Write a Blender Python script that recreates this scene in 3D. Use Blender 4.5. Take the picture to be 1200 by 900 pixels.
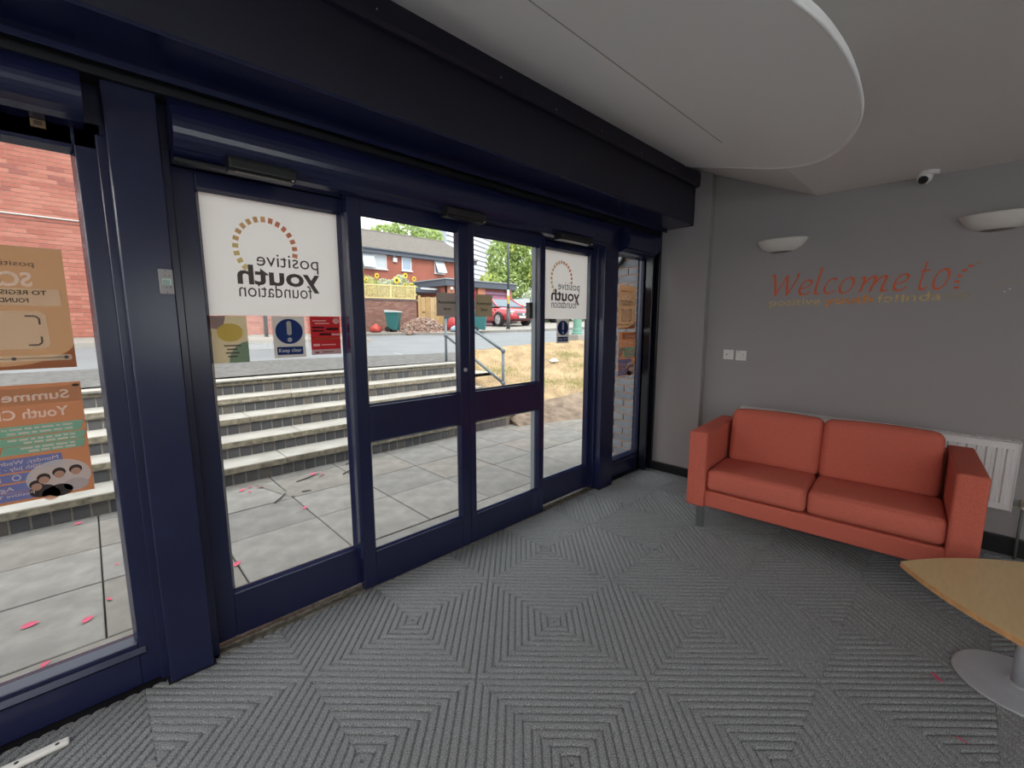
import bpy, bmesh, math, random
import numpy as np
from mathutils import Vector, Matrix
PI = math.pi
random.seed(7)
SC = bpy.context.scene
COL = SC.collection
for o in list(bpy.data.objects): bpy.data.objects.remove(o)

# ------------------------------------------------------------------ camera
CAMH = 1.4655
YAW, PITCH = math.radians(45.888), math.radians(7.926)
cam_d = bpy.data.cameras.new('camera'); cam = bpy.data.objects.new('camera', cam_d); COL.objects.link(cam)
cam_d.sensor_width = 36.0; cam_d.lens = 511.07 / 1200 * 36.0; cam_d.clip_start = 0.02; cam_d.clip_end = 400
_f = Vector((math.cos(PITCH)*math.cos(YAW), math.cos(PITCH)*math.sin(YAW), -math.sin(PITCH)))
_r = Vector((math.sin(YAW), -math.cos(YAW), 0)); _u = _r.cross(_f)
M = Matrix.Identity(4)
for i in range(3): M[i][0], M[i][1], M[i][2] = _r[i], _u[i], -_f[i]
M.translation = (0, 0, CAMH)
cam.matrix_world = M
SC.camera = cam

# ------------------------------------------------------------------ sky, sun, exposure
world = bpy.data.worlds.new('overcast_sky'); SC.world = world; world.use_nodes = True
wn = world.node_tree.nodes; wl = world.node_tree.links; wn.clear()
w_out = wn.new('ShaderNodeOutputWorld'); w_bg = wn.new('ShaderNodeBackground')
w_tc = wn.new('ShaderNodeTexCoord'); w_no = wn.new('ShaderNodeTexNoise'); w_no.inputs['Scale'].default_value = 2.2; w_no.inputs['Detail'].default_value = 6
w_cr = wn.new('ShaderNodeValToRGB')
w_cr.color_ramp.elements[0].position = .35; w_cr.color_ramp.elements[0].color = (.80, .88, 1, 1)
w_cr.color_ramp.elements[1].position = .6; w_cr.color_ramp.elements[1].color = (1, .99, .97, 1)
wl.new(w_tc.outputs['Generated'], w_no.inputs['Vector']); wl.new(w_no.outputs['Fac'], w_cr.inputs['Fac'])
wl.new(w_cr.outputs['Color'], w_bg.inputs['Color']); w_bg.inputs['Strength'].default_value = 2.4
wl.new(w_bg.outputs['Background'], w_out.inputs['Surface'])
sun_d = bpy.data.lights.new('sun', 'SUN'); sun = bpy.data.objects.new('sun', sun_d); COL.objects.link(sun)
sun_d.energy = 2.6; sun_d.angle = math.radians(25); sun_d.color = (1, .95, .87)
sun.rotation_euler = Vector((.30, .62, -.75)).to_track_quat('-Z', 'Y').to_euler()
SC.view_settings.view_transform = 'Standard'; SC.view_settings.look = 'None'
SC.view_settings.gamma = 1.0; SC.view_settings.exposure = 0.5; SC.view_settings.use_curve_mapping = False
FILL_LIGHT = 18.0      # strength of the added fill light panels behind the camera

# ------------------------------------------------------------------ mesh helpers
class MB:
    def __init__(s): s.v = []; s.f = []
    def add(s, vs, fs):
        n = len(s.v); s.v += [tuple(p) for p in vs]; s.f += [tuple(i+n for i in f) for f in fs]; return s
    def quad(s, a, b, c, d): return s.add([a, b, c, d], [(0, 1, 2, 3)])
    def poly(s, ps): return s.add(ps, [tuple(range(len(ps)))])
    def box(s, x0, x1, y0, y1, z0, z1):
        return s.add([(x0,y0,z0),(x1,y0,z0),(x1,y1,z0),(x0,y1,z0),(x0,y0,z1),(x1,y0,z1),(x1,y1,z1),(x0,y1,z1)],
                     [(3,2,1,0),(4,5,6,7),(0,1,5,4),(1,2,6,5),(2,3,7,6),(3,0,4,7)])
    def prism(s, pts, axis, a, b):
        """2D outline extruded along axis from a to b ('x': pts=(y,z); 'y': (x,z); 'z': (x,y))"""
        n = len(pts)
        mk = {'x': lambda p, t: (t, p[0], p[1]), 'y': lambda p, t: (p[0], t, p[1]), 'z': lambda p, t: (p[0], p[1], t)}[axis]
        vs = [mk(p, a) for p in pts] + [mk(p, b) for p in pts]
        fs = [tuple(range(n))[::-1], tuple(range(n, 2*n))] + [(i, (i+1) % n, n+(i+1) % n, n+i) for i in range(n)]
        return s.add(vs, fs)
    def tube(s, path, r, n=10, cap=True):
        P = [Vector(p) for p in path]; m = len(P); rs = r if isinstance(r, (list, tuple)) else [r]*m
        up = Vector((0, 0, 1)); vs = []; prev = None
        for i, p in enumerate(P):
            t = (P[min(i+1, m-1)] - P[max(i-1, 0)]).normalized()
            if prev is None:
                a = t.orthogonal().normalized()
            else:
                a = (prev - t*prev.dot(t)).normalized()
            prev = a; b = t.cross(a)
            vs += [p + (a*math.cos(2*PI*k/n) + b*math.sin(2*PI*k/n))*rs[i] for k in range(n)]
        fs = [(i*n+k, i*n+(k+1) % n, (i+1)*n+(k+1) % n, (i+1)*n+k) for i in range(m-1) for k in range(n)]
        if cap: fs += [tuple(range(n))[::-1], tuple(range((m-1)*n, m*n))]
        return s.add(vs, fs)
    def lathe(s, prof, c=(0,0,0), n=24, axis='z'):
        m = len(prof); vs = []
        for r, h in prof:
            for k in range(n):
                a = 2*PI*k/n
                q = (r*math.cos(a), r*math.sin(a), h)
                if axis == 'y': q = (q[0], q[2], q[1])
                if axis == 'x': q = (q[2], q[0], q[1])
                vs.append((c[0]+q[0], c[1]+q[1], c[2]+q[2]))
        fs = [(i*n+k, i*n+(k+1) % n, (i+1)*n+(k+1) % n, (i+1)*n+k) for i in range(m-1) for k in range(n)]
        fs += [tuple(range(n))[::-1], tuple(range((m-1)*n, m*n))]
        return s.add(vs, fs)
    def rbox(s, c, size, r, n=5, puff=0.0, rot=None):
        """box with rounded edges, optional puffed faces"""
        hx, hy, hz = size[0]/2, size[1]/2, size[2]/2
        def coords(h):
            return [-h + r*(1-math.cos(i/n*PI/2)) for i in range(n+1)] + [-h+r + (2*h-2*r)*j/6 for j in range(1, 6)] + [h - r*(1-math.cos(i/n*PI/2)) for i in range(n, -1, -1)]
        H = (hx, hy, hz); idx = {}; vs = []; fs = []
        def vert(p):
            key = (round(p[0], 6), round(p[1], 6), round(p[2], 6))
            if key in idx: return idx[key]
            inner = Vector([max(-(h-r), min(h-r, q)) for q, h in zip(p, H)])
            d = Vector(p) - inner
            q = inner + (d.normalized()*r if d.length > 1e-9 else d)
            if puff:
                u, v, w_ = [q[i]/H[i] for i in range(3)]
                e = lambda t: max(0, 1-t*t)
                q = Vector((q.x + puff*math.copysign(1, u)*abs(u)**3*e(v)*e(w_), q.y + puff*.3*math.copysign(1, v)*abs(v)**3*e(u)*e(w_), q.z + puff*math.copysign(1, w_)*abs(w_)**3*e(u)*e(v)))
            if rot is not None: q = rot @ q
            idx[key] = len(vs); vs.append((q.x+c[0], q.y+c[1], q.z+c[2])); return idx[key]
        for ax in range(3):
            a, b = [(1, 2), (2, 0), (0, 1)][ax]
            A, B = coords(H[a]), coords(H[b])
            for sg in (-1, 1):
                for i in range(len(A)-1):
                    for j in range(len(B)-1):
                        q = []
                        for (ii, jj) in ((i, j), (i+1, j), (i+1, j+1), (i, j+1)):
                            p = [0, 0, 0]; p[ax] = sg*H[ax]; p[a] = A[ii]; p[b] = B[jj]; q.append(vert(p))
                        fs.append(tuple(q if sg > 0 else q[::-1]))
        return s.add(vs, fs)

ORG = {}
def mesh_of(mb, name, mat, smooth=False, bevel=0.0, off=(0,0,0), seg=2):
    me = bpy.data.meshes.new(name)
    me.from_pydata([(p[0]-off[0], p[1]-off[1], p[2]-off[2]) for p in mb.v], [], mb.f)
    if bevel:
        bm = bmesh.new(); bm.from_mesh(me)
        bmesh.ops.recalc_face_normals(bm, faces=bm.faces)
        es = [e for e in bm.edges if len(e.link_faces) == 2 and e.calc_face_angle(0) > .5]
        bmesh.ops.bevel(bm, geom=es, offset=bevel, segments=seg, profile=.5, affect='EDGES', clamp_overlap=True)
        bm.to_mesh(me); bm.free()
    if mat: me.materials.append(mat)
    if smooth:
        for p in me.polygons: p.use_smooth = True
    me.update(); return me
def obj(name, mb, mat, parent=None, smooth=False, bevel=0.0, local=False, loc=None, recalc=True, seg=2):
    """one mesh object; vertices are given in world coordinates unless local"""
    base = Vector(ORG[parent.name]) if parent is not None else Vector((0, 0, 0))
    if loc is not None: o_w = Vector(loc)
    elif parent is not None: o_w = base.copy()
    else:
        xs = np.array(mb.v); lo, hi = xs.min(0), xs.max(0)
        o_w = Vector(((lo[0]+hi[0])/2, (lo[1]+hi[1])/2, lo[2]))
    me = mesh_of(mb, name, mat, smooth, bevel, (0,0,0) if local else o_w, seg)
    if recalc and not bevel:
        bm = bmesh.new(); bm.from_mesh(me); bmesh.ops.recalc_face_normals(bm, faces=bm.faces); bm.to_mesh(me); bm.free()
    o = bpy.data.objects.new(name, me); COL.objects.link(o)
    if parent is not None:
        o.parent = parent; o.location = (o_w - base) if not local or loc is not None else (0, 0, 0)
        ORG[o.name] = tuple(o_w)
    else:
        o.location = o_w; ORG[o.name] = tuple(o_w)
    return o
def inst(name, me, parent, loc, rot=(0,0,0)):
    o = bpy.data.objects.new(name, me); COL.objects.link(o); o.parent = parent
    b = ORG[parent.name]; o.location = (loc[0]-b[0], loc[1]-b[1], loc[2]-b[2]); o.rotation_euler = rot; return o
def thing(name, loc, label=None, cat=None, group=None, rz=0, kind=None):
    o = bpy.data.objects.new(name, None); COL.objects.link(o); o.empty_display_size = .05
    o.location = loc; o.rotation_euler = (0, 0, rz); ORG[o.name] = tuple(loc)
    return tag(o, label, cat, group, kind)
def tag(o, label=None, cat=None, group=None, kind=None):
    if label: o['label'] = label
    if cat: o['category'] = cat
    if group: o['group'] = group
    if kind: o['kind'] = kind
    return o
def copy_tree(o, parent=None):
    c = o.copy(); COL.objects.link(c); c.parent = parent
    if parent is not None: c.matrix_parent_inverse = o.matrix_parent_inverse
    for ch in [x for x in list(bpy.data.objects) if x.parent == o]: copy_tree(ch, c)
    return c

# ------------------------------------------------------------------ materials
MATS = {}
ALB = 1.0
def mat(name, color, rough=.6, metal=0., noise=None, bump=0., bscale=200., spec=.5, trans=0., coat=0., emit=None, coords='Object', dark=None, detail=4):
    """noise=(scale, amount): mottled colour between color*(1-amount) and color*(1+amount); dark=(scale, threshold, colour): stains"""
    color = tuple(c*ALB for c in color); dark = (dark[0], dark[1], tuple(c*ALB for c in dark[2])) if dark else None
    m = bpy.data.materials.new(name); m.use_nodes = True; MATS[name] = m
    nt = m.node_tree; n = nt.nodes; L = nt.links; b = n['Principled BSDF']
    b.inputs['Base Color'].default_value = (*color, 1); b.inputs['Roughness'].default_value = rough
    b.inputs['Metallic'].default_value = metal; b.inputs['Specular IOR Level'].default_value = spec
    if coat: b.inputs['Coat Weight'].default_value = coat; b.inputs['Coat Roughness'].default_value = .12
    if emit: b.inputs['Emission Color'].default_value = (*color, 1); b.inputs['Emission Strength'].default_value = emit
    tc = n.new('ShaderNodeTexCoord')
    src = None
    if noise:
        t = n.new('ShaderNodeTexNoise'); t.inputs['Scale'].default_value = noise[0]; t.inputs['Detail'].default_value = detail
        L.new(tc.outputs[coords], t.inputs['Vector'])
        r = n.new('ShaderNodeValToRGB'); r.color_ramp.elements[0].position = .3; r.color_ramp.elements[1].position = .7
        r.color_ramp.elements[0].color = (*[c*(1-noise[1]) for c in color], 1); r.color_ramp.elements[1].color = (*[min(1, c*(1+noise[1])) for c in color], 1)
        L.new(t.outputs['Fac'], r.inputs['Fac']); src = r.outputs['Color']
    if dark:
        t2 = n.new('ShaderNodeTexNoise'); t2.inputs['Scale'].default_value = dark[0]; t2.inputs['Detail'].default_value = 5
        L.new(tc.outputs[coords], t2.inputs['Vector'])
        r2 = n.new('ShaderNodeValToRGB'); r2.color_ramp.elements[0].position = dark[1]; r2.color_ramp.elements[1].position = dark[1]+.12
        L.new(t2.outputs['Fac'], r2.inputs['Fac'])
        mx = n.new('ShaderNodeMix'); mx.data_type = 'RGBA'; L.new(r2.outputs['Color'], mx.inputs['Factor'])
        if src: L.new(src, mx.inputs['A'])
        else: mx.inputs['A'].default_value = (*color, 1)
        mx.inputs['B'].default_value = (*dark[2], 1); src = mx.outputs['Result']
    if src: L.new(src, b.inputs['Base Color'])
    if bump:
        t3 = n.new('ShaderNodeTexNoise'); t3.inputs['Scale'].default_value = bscale; t3.inputs['Detail'].default_value = 3
        L.new(tc.outputs[coords], t3.inputs['Vector'])
        bp = n.new('ShaderNodeBump'); bp.inputs['Strength'].default_value = bump; bp.inputs['Distance'].default_value = .004
        L.new(t3.outputs['Fac'], bp.inputs['Height']); L.new(bp.outputs['Normal'], b.inputs['Normal'])
    if trans:
        tr = n.new('ShaderNodeBsdfTranslucent'); tr.inputs['Color'].default_value = (*color, 1)
        if src: L.new(src, tr.inputs['Color'])
        mix = n.new('ShaderNodeMixShader'); mix.inputs['Fac'].default_value = trans
        L.new(b.outputs['BSDF'], mix.inputs[1]); L.new(tr.outputs['BSDF'], mix.inputs[2])
        L.new(mix.outputs['Shader'], n['Material Output'].inputs['Surface'])
    return m
def glass_mat(name, tint=(1, 1, 1), haze=0.0):
    m = bpy.data.materials.new(name); m.use_nodes = True; nt = m.node_tree; n = nt.nodes; L = nt.links; n.clear()
    out = n.new('ShaderNodeOutputMaterial'); t = n.new('ShaderNodeBsdfTransparent'); t.inputs['Color'].default_value = (*tint, 1)
    g = n.new('ShaderNodeBsdfGlossy'); g.inputs['Roughness'].default_value = .01
    lw = n.new('ShaderNodeLayerWeight'); pw = n.new('ShaderNodeMath'); pw.operation = 'POWER'; pw.inputs[1].default_value = 5
    ma = n.new('ShaderNodeMath'); ma.operation = 'MULTIPLY_ADD'; ma.inputs[1].default_value = .90; ma.inputs[2].default_value = .035
    L.new(lw.outputs['Facing'], pw.inputs[0]); L.new(pw.outputs[0], ma.inputs[0])
    mx = n.new('ShaderNodeMixShader'); L.new(ma.outputs[0], mx.inputs['Fac']); L.new(t.outputs[0], mx.inputs[1]); L.new(g.outputs[0], mx.inputs[2])
    L.new(mx.outputs[0], out.inputs['Surface']); return m
NAVY = mat('navy_gloss_paint', (.0105, .0135, .047), .22, spec=.55, noise=(3, .12), bump=.05, bscale=60)
NAVY2 = mat('navy_satin_sheet', (.019, .019, .034), .42, spec=.45, noise=(2, .1), bump=.03, bscale=90)
BLACK = mat('black_rubber', (.008, .008, .01), .5)
BLACKP = mat('black_plastic', (.012, .012, .013), .35)
GLASS = glass_mat('clear_glazing', (.96, .98, .97))
WALLG = mat('grey_emulsion_wall', (.285, .262, .262), .75, noise=(1.5, .04), bump=.12, bscale=350, coords='Generated')
CEILW = mat('white_emulsion_ceiling', (.74, .70, .67), .8, noise=(2, .02), bump=.08, bscale=300, coords='Generated')
CARPET = mat('heathered_grey_carpet', (.238, .245, .257), .95, noise=(260, .7), bump=.9, bscale=420, spec=.1)
SKIRT = mat('black_skirting', (.008, .008, .009), .4)
WHITEP = mat('white_plastic', (.66, .64, .62), .4)
CHROME = mat('brushed_chrome', (.6, .6, .62), .3, metal=1)
ALU = mat('worn_aluminium_track', (.22, .2, .17), .5, metal=.6, noise=(40, .5))

# ------------------------------------------------------------------ room shell
FX0, FX1 = -4.0, 4.1          # room in x
RY0, FY = -5.0, 2.28          # rear wall, facade
floor = tag(obj('floor', MB().box(FX0, 4.3, RY0, 2.3, -.2, -.012), CARPET), kind='structure')
# carpet tiles: one object each, ribs diagonal, direction alternating
TILE, TX, TY = .5, 1.0319, 1.2742
def clip_poly(ps, x0, x1, y0, y1):
    for ax, lim, sg in ((0, x0, 1), (0, x1, -1), (1, y0, 1), (1, y1, -1)):
        out = []
        for i in range(len(ps)):
            a, b = ps[i], ps[(i+1) % len(ps)]
            da, db = sg*(a[ax]-lim), sg*(b[ax]-lim)
            if da >= 0: out.append(a)
            if (da >= 0) != (db >= 0):
                t = da/(da-db); out.append(tuple(a[k]+t*(b[k]-a[k]) for k in range(3)))
        ps = out
        if len(ps) < 3: return []
    return ps
_tiles = {}
def tile_mesh(dirn, x0, x1, y0, y1):
    key = (dirn, round(x0, 4), round(x1, 4), round(y0, 4), round(y1, 4))
    if key in _tiles: return _tiles[key]
    mb = MB(); H = TILE/math.sqrt(2); p = H*2/22/1.0
    prof = [(0, -.0085), (.06, -.008), (.22, -.001), (.40, .0), (.64, .0), (.80, -.001), (.95, -.008), (1, -.0085)]
    n = 22; c = 1/math.sqrt(2)
    for k in range(n):
        for (a, za), (b, zb) in zip(prof[:-1], prof[1:]):
            s0, s1 = -H + p*(k+a), -H + p*(k+b)
            q = []
            for s_, z_, t_ in ((s0, za, -1), (s1, zb, -1), (s1, zb, 1), (s0, za, 1)):
                t = t_*H
                x, y = (t*c + s_*c, -t*c + s_*c) if dirn else (t*c - s_*c, t*c + s_*c)
                q.append((x, y, z_))
            q = clip_poly(q, x0, x1, y0, y1)
            if q: mb.poly(q)
    me = mesh_of(mb, 'carpet_tile', CARPET, smooth=False)
    bm = bmesh.new(); bm.from_mesh(me); bmesh.ops.remove_doubles(bm, verts=bm.verts, dist=1e-5); bmesh.ops.recalc_face_normals(bm, faces=bm.faces)
    if sum(f.normal.z for f in bm.faces) < 0: bmesh.ops.reverse_faces(bm, faces=bm.faces)
    bm.to_mesh(me); bm.free()
    _tiles[key] = me; return me
CX0, CX1, CY0, CY1 = -1.5, 4.09, -2.25, 2.165
for i in range(-6, 7):
    for j in range(-8, 3):
        cx, cy = TX+TILE*(i+.5), TY+TILE*(j+.5)
        g = .0008; h = TILE/2-g
        x0, x1 = max(-h, CX0-cx), min(h, CX1-cx); y0, y1 = max(-h, CY0-cy), min(h, CY1-cy)
        if x1-x0 < .02 or y1-y0 < .02: continue
        inst('carpet_tile', tile_mesh((i+j) % 2, x0, x1, y0, y1), floor, (cx, cy, 0))

# right wall (behind the sofa), its pier, the left and rear walls
tag(obj('wall_right', MB().box(4.1, 4.3, RY0, 2.3, 0, 3.2), WALLG), kind='structure')
tag(obj('wall_front_pier', MB().box(4.02, 4.1, 1.65, 2.3, 0, 3.2), WALLG, bevel=.004), kind='structure')
wl_ = MB()
for a, b, c, d in ((RY0, -4.2, 0, 3.2), (-1.6, -1.2, 0, 3.2), (1.5, 2.3, 0, 3.2), (-4.2, -1.6, 0, .8), (-4.2, -1.6, 2.25, 3.2), (-1.2, 1.5, 0, .8), (-1.2, 1.5, 2.25, 3.2)): wl_.box(-4.2, -4.0, a, b, c, d)
tag(obj('wall_left', wl_, WALLG), kind='structure')  # its two openings are added to let in extra daylight
wr = MB()
for a, b, c, d in ((-4.2, -3.4, 0, 3.2), (-.4, .4, 0, 3.2), (3.4, 4.3, 0, 3.2), (-3.4, -.4, 0, .9), (-3.4, -.4, 2.15, 3.2), (.4, 3.4, 0, .9), (.4, 3.4, 2.15, 3.2)):
    wr.box(a, b, RY0-.2, RY0, c, d)
tag(obj('wall_rear', wr, WALLG), kind='structure')
# facade wall left of the glazing and above the shutter box
fw = MB(); fw.box(-4.2, -.62, 2.15, 2.45, 0, 2.8); fw.box(-4.2, 4.3, 2.1, 2.45, 2.33, 3.4)
tag(obj('wall_front', fw, WALLG), kind='structure')
# ceiling: flat, then rising towards the glazing
ce = MB(); SL = .417; KY = .885; KZ = 2.43
ce.prism([(RY0, KZ), (KY, KZ), (2.12, KZ+SL*(2.12-KY)), (2.12, 3.4), (RY0, 3.4)], 'x', FX0, 4.1)
tag(obj('ceiling', ce, CEILW), kind='structure')
# D-shaped tilted ceiling panel with a raised bead along its curved edge
arc = [(3.72,1.772),(3.60,1.57),(3.375,1.243),(3.187,.966),(3.002,.777),(2.746,.599),(2.44,.458),(2.172,.371),(1.929,.314),(1.716,.288),(1.53,.282),(1.402,.288),(1.29,.303),(1.188,.333),(1.0,.40),(.72,.53),(.42,.70),(.12,.90),(-.2,1.18),(-.45,1.46),(-.66,1.772)]
def catmull(ps, k=6):
    out = []
    P = [np.array(p, float) for p in ps]
    for i in range(len(P)-1):
        p0, p1, p2, p3 = P[max(i-1, 0)], P[i], P[i+1], P[min(i+2, len(P)-1)]
        for t in np.linspace(0, 1, k, endpoint=False):
            out.append(tuple(.5*(2*p1+(p2-p0)*t+(2*p0-5*p1+4*p2-p3)*t*t+(3*p1-p0-3*p2+p3)*t**3)))
    out.append(tuple(P[-1])); return out
arc = catmull(arc, 5)
pz = lambda y: 2.40 + SL*(y-KY)
dp = MB(); n = len(arc)
top = [pz(y)+.024 for x, y in arc]
dp.add([(x, y, pz(y)) for x, y in arc] + [(x, y, t) for (x, y), t in zip(arc, top)],
       [tuple(range(n)), tuple(range(2*n-1, n-1, -1))] + [(i, (i+1) % n, n+(i+1) % n, n+i) for i in range(n)])
CEILB = mat('bright_white_panel_paint', (.88, .87, .86), .8, noise=(2, .02), coords='Generated')  # whiter than the ceiling, standing in for window light on the panel
disc = tag(obj('ceiling_panel', dp, CEILB), kind='structure')
obj('edge_bead', MB().tube([(x+0.0, y, pz(y)-.0) for x, y in arc], .0065, 8), CEILB, disc, smooth=True)
obj('board_joint', MB().box(-.3, 2.66, 1.052, 1.0565, pz(1.054)-.0015, pz(1.054)+.006), mat('joint_shadow_gap', (.36, .34, .33), .9), disc)  # grey strip marking the joint between the boards

# baseboards
tag(obj('baseboard_right', MB().box(4.078, 4.1, RY0, 1.65, 0, .12), SKIRT, bevel=.004), kind='structure')
bb = MB(); bb.box(3.995, 4.02, 1.63, 2.13, 0, .085); bb.box(4.02, 4.1, 1.628, 1.65, 0, .085)
tag(obj('baseboard_pier', bb, SKIRT, bevel=.003), kind='structure')

# ------------------------------------------------------------------ glazed front
YF = 2.22
def framed(name, x0, x1, z0, z1, gx0, gx1, gz0, gz1, yf, yb, yg, mid=None, bead=True):
    w = thing(name, ((x0+x1)/2, (yf+yb)/2, z0), kind='structure')
    obj('stile', MB().box(x0, gx0, yf, yb, z0, z1), NAVY, w, bevel=.004)
    obj('stile', MB().box(gx1, x1, yf, yb, z0, z1), NAVY, w, bevel=.004)
    obj('rail', MB().box(gx0, gx1, yf, yb, z0, gz0), NAVY, w, bevel=.004)
    obj('rail', MB().box(gx0, gx1, yf, yb, gz1, z1), NAVY, w, bevel=.004)
    lights = [(gz0, gz1)]
    if mid:
        obj('rail', MB().box(gx0, gx1, yf, yb, mid[0], mid[1]), NAVY, w, bevel=.004)
        lights = [(gz0, mid[0]), (mid[1], gz1)]
    for a, b in lights:
        obj('pane', MB().box(gx0, gx1, yg, yg+.006, a, b), GLASS, w)
        s = MB()   # glazing bead: sloped strip inside the opening
        t = .011
        s.prism([(yf+.004, a), (yg-.001, a), (yg-.001, a+t), (yg-.006, a+t)], 'x', gx0, gx1)
        s.prism([(yf+.004, b), (yg-.001, b), (yg-.001, b-t), (yg-.006, b-t)], 'x', gx0, gx1)
        s.prism([(gx0, yf+.004), (gx0, yg-.001), (gx0+t, yg-.001), (gx0+t, yg-.006)], 'z', a+t, b-t)
        s.prism([(gx1, yf+.004), (gx1, yg-.001), (gx1-t, yg-.001), (gx1-t, yg-.006)], 'z', a+t, b-t)
        if bead: obj('glazing_bead', s, NAVY, w)
        g = MB(); q = .006
        for (p0, p1, r0, r1) in ((gx0, gx1, a, a+q), (gx0, gx1, b-q, b), (gx0, gx0+q, a, b), (gx1-q, gx1, a, b)):
            g.box(p0, p1, yg+.007, yg+.013, r0, r1)
        obj('gasket', g, BLACK, w)
    return w
w1 = framed('window_1', -.60, .105, .0, 2.16, -.47, .030, .185, 2.062, 2.20, 2.29, 2.25)
obj('sill_bead', MB().prism([(2.185, .145), (2.20, .13), (2.20, .168), (2.193, .168)], 'x', -.47, .05), NAVY, w1)
w2 = framed('window_2', .285, 1.03, .02, 2.085, .372, .962, .232, 2.012, YF, 2.27, 2.248)
d1 = framed('door_1', .966, 1.7115, .012, 2.10, 1.036, 1.640, .214, 2.008, 2.15, 2.20, 2.175, mid=(.836, 1.030))
d2 = framed('door_2', 1.7135, 2.422, .012, 2.10, 1.760, 2.366, .206, 2.006, 2.15, 2.20, 2.175, mid=(.832, 1.032))
w3 = framed('window_3', 2.40, 3.125, .02, 2.085, 2.465, 3.062, .222, 2.026, YF, 2.27, 2.248)
w4 = framed('window_4', 3.33, 4.02, .0, 2.13, 3.44, 3.962, .175, 2.075, 2.20, 2.29, 2.25)
obj('sill_bead', MB().prism([(2.185, .135), (2.20, .12), (2.20, .158), (2.193, .158)], 'x', 3.43, 3.97), NAVY, w4)
# edge nosing on the sliding leaves, lock cylinder, thumb turn
obj('leaf_nosing', MB().prism([(.953, 2.155), (.966, 2.148), (.966, 2.198), (.953, 2.192)], 'z', .20, 2.0), NAVY, d1, bevel=.002)
obj('lock_cylinder', MB().lathe([(0, 0), (.010, 0), (.013, .003), (.013, .010), (0, .010)], (1.678, 2.1405, 1.178), 18, 'y'), CHROME, d1)
obj('pull_handle', MB().box(2.322, 2.358, 2.212, 2.25, 1.50, 1.615), BLACKP, w3, bevel=.003)
GST = mat('weathered_grey_stile', (.16, .19, .21), .45)  # paler than the navy frame: daylight on this stile put into its colour
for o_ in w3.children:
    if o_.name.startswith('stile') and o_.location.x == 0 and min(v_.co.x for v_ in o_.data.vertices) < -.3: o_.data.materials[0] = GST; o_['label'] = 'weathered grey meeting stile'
# posts
def post(name, x0, x1, y0):
    p = tag(obj(name, MB().box(x0, x1, y0, 2.30, 0, 2.30), NAVY, bevel=.005), kind='structure')
    obj('cover_strip', MB().box(x1-.004, x1+.03, y0+.045, 2.26, 0, 2.12), NAVY, p, bevel=.004)
    obj('cover_strip', MB().box(x0-.026, x0+.004, y0+.055, 2.29, 0, 2.12), NAVY, p, bevel=.004)
    obj('foot_plate', MB().box(x0-.008, x1+.008, y0-.006, 2.28, 0, .004), BLACK, p)  # black in place of the dark shadow at the post foot
    return p
post('trim_1', .112, .262, 2.125)
post('trim_2', 3.135, 3.335, 2.125)
tag(obj('trim_3', MB().box(-.75, -.60, 2.12, 2.30, 0, 2.3), NAVY, bevel=.005), kind='structure')
# shutter guide channel at the right
gc = MB(); gc.box(3.90, 3.925, 2.11, 2.2, 0, 2.33); gc.box(3.985, 4.02, 2.09, 2.2, 0, 2.33); gc.box(3.90, 4.02, 2.175, 2.2, 0, 2.33)
tag(obj('trim_4', gc, mat('black_gloss_channel', (.006, .007, .014), .25), bevel=.003), kind='structure')
# threshold track
th = MB(); th.box(.29, 3.13, 2.166, 2.176, -.008, .006); th.box(.29, 3.13, 2.18, 2.30, -.01, .003); th.box(.29, 3.13, 2.204, 2.212, .0, .011)
tag(obj('trim_5', th, ALU, bevel=.0015), kind='structure')
tag(obj('trim_6', MB().box(-.9, 4.02, 2.166, 2.36, -.19, -.010), BLACK), kind='structure')
# header covers (bow-fronted)
def header(name, x0, x1, zb=2.075):
    pr = [(2.30, zb), (2.125, zb), (2.095, zb+.01)]
    for k in range(13):
        a = -PI/2*.86 + k/12*PI*.86
        pr.append((2.09 - .052*math.cos(a), (zb+2.295)/2 + (2.295-zb)*.40*math.sin(a)))
    pr += [(2.105, 2.29), (2.30, 2.29)]
    return tag(obj(name, MB().prism(pr, 'x', x0, x1), NAVY, smooth=False, bevel=0), kind='structure')
for nm, a, b in (('trim_7', -.60, .062), ('trim_8', .292, 3.10), ('trim_9', 3.365, 3.90)): header(nm, a, b, 2.130 if nm == 'trim_7' else 2.075)
tag(obj('trim_10', MB().box(-.75, 4.02, 2.10, 2.32, 2.285, 2.34), BLACK), kind='structure')
tag(obj('trim_11', MB().box(-.62, 4.02, 2.20, 2.30, 2.075, 2.29), NAVY), kind='structure')
# dark roller housing box above the doors
bx = thing('shutter_box', (1.6, 1.95, 2.33), 'long navy metal roller shutter box running above the glass doors', 'shutter box')
BX0, BX1 = -1.6, 4.0
obj('front_panel', MB().box(BX0, BX1, 1.79, 1.796, 2.335, 2.70), NAVY2, bx)
obj('bottom_panel', MB().prism([(1.79, 2.335), (2.04, 2.325), (2.04, 2.331), (1.79, 2.341)], 'x', BX0, BX1), NAVY, bx)
obj('bottom_lip', MB().box(BX0, BX1, 2.035, 2.05, 2.305, 2.34), NAVY, bx, bevel=.002)
obj('end_plate', MB().box(3.985, 4.005, 1.79, 2.10, 2.33, 2.72), NAVY, bx, bevel=.002)
obj('top_rail', MB().prism([(1.752, 2.672), (1.765, 2.655), (1.79, 2.655), (1.79, 2.768), (1.752, 2.764)], 'x', BX0, 4.01), NAVY2, bx)
obj('seam_angle', MB().box(BX0, BX1, 1.7865, 1.79, 2.332, 2.345), NAVY, bx, bevel=.001)
sc = mat('bare_metal_fleck', (.5, .48, .45), .4, metal=.5)
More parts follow.
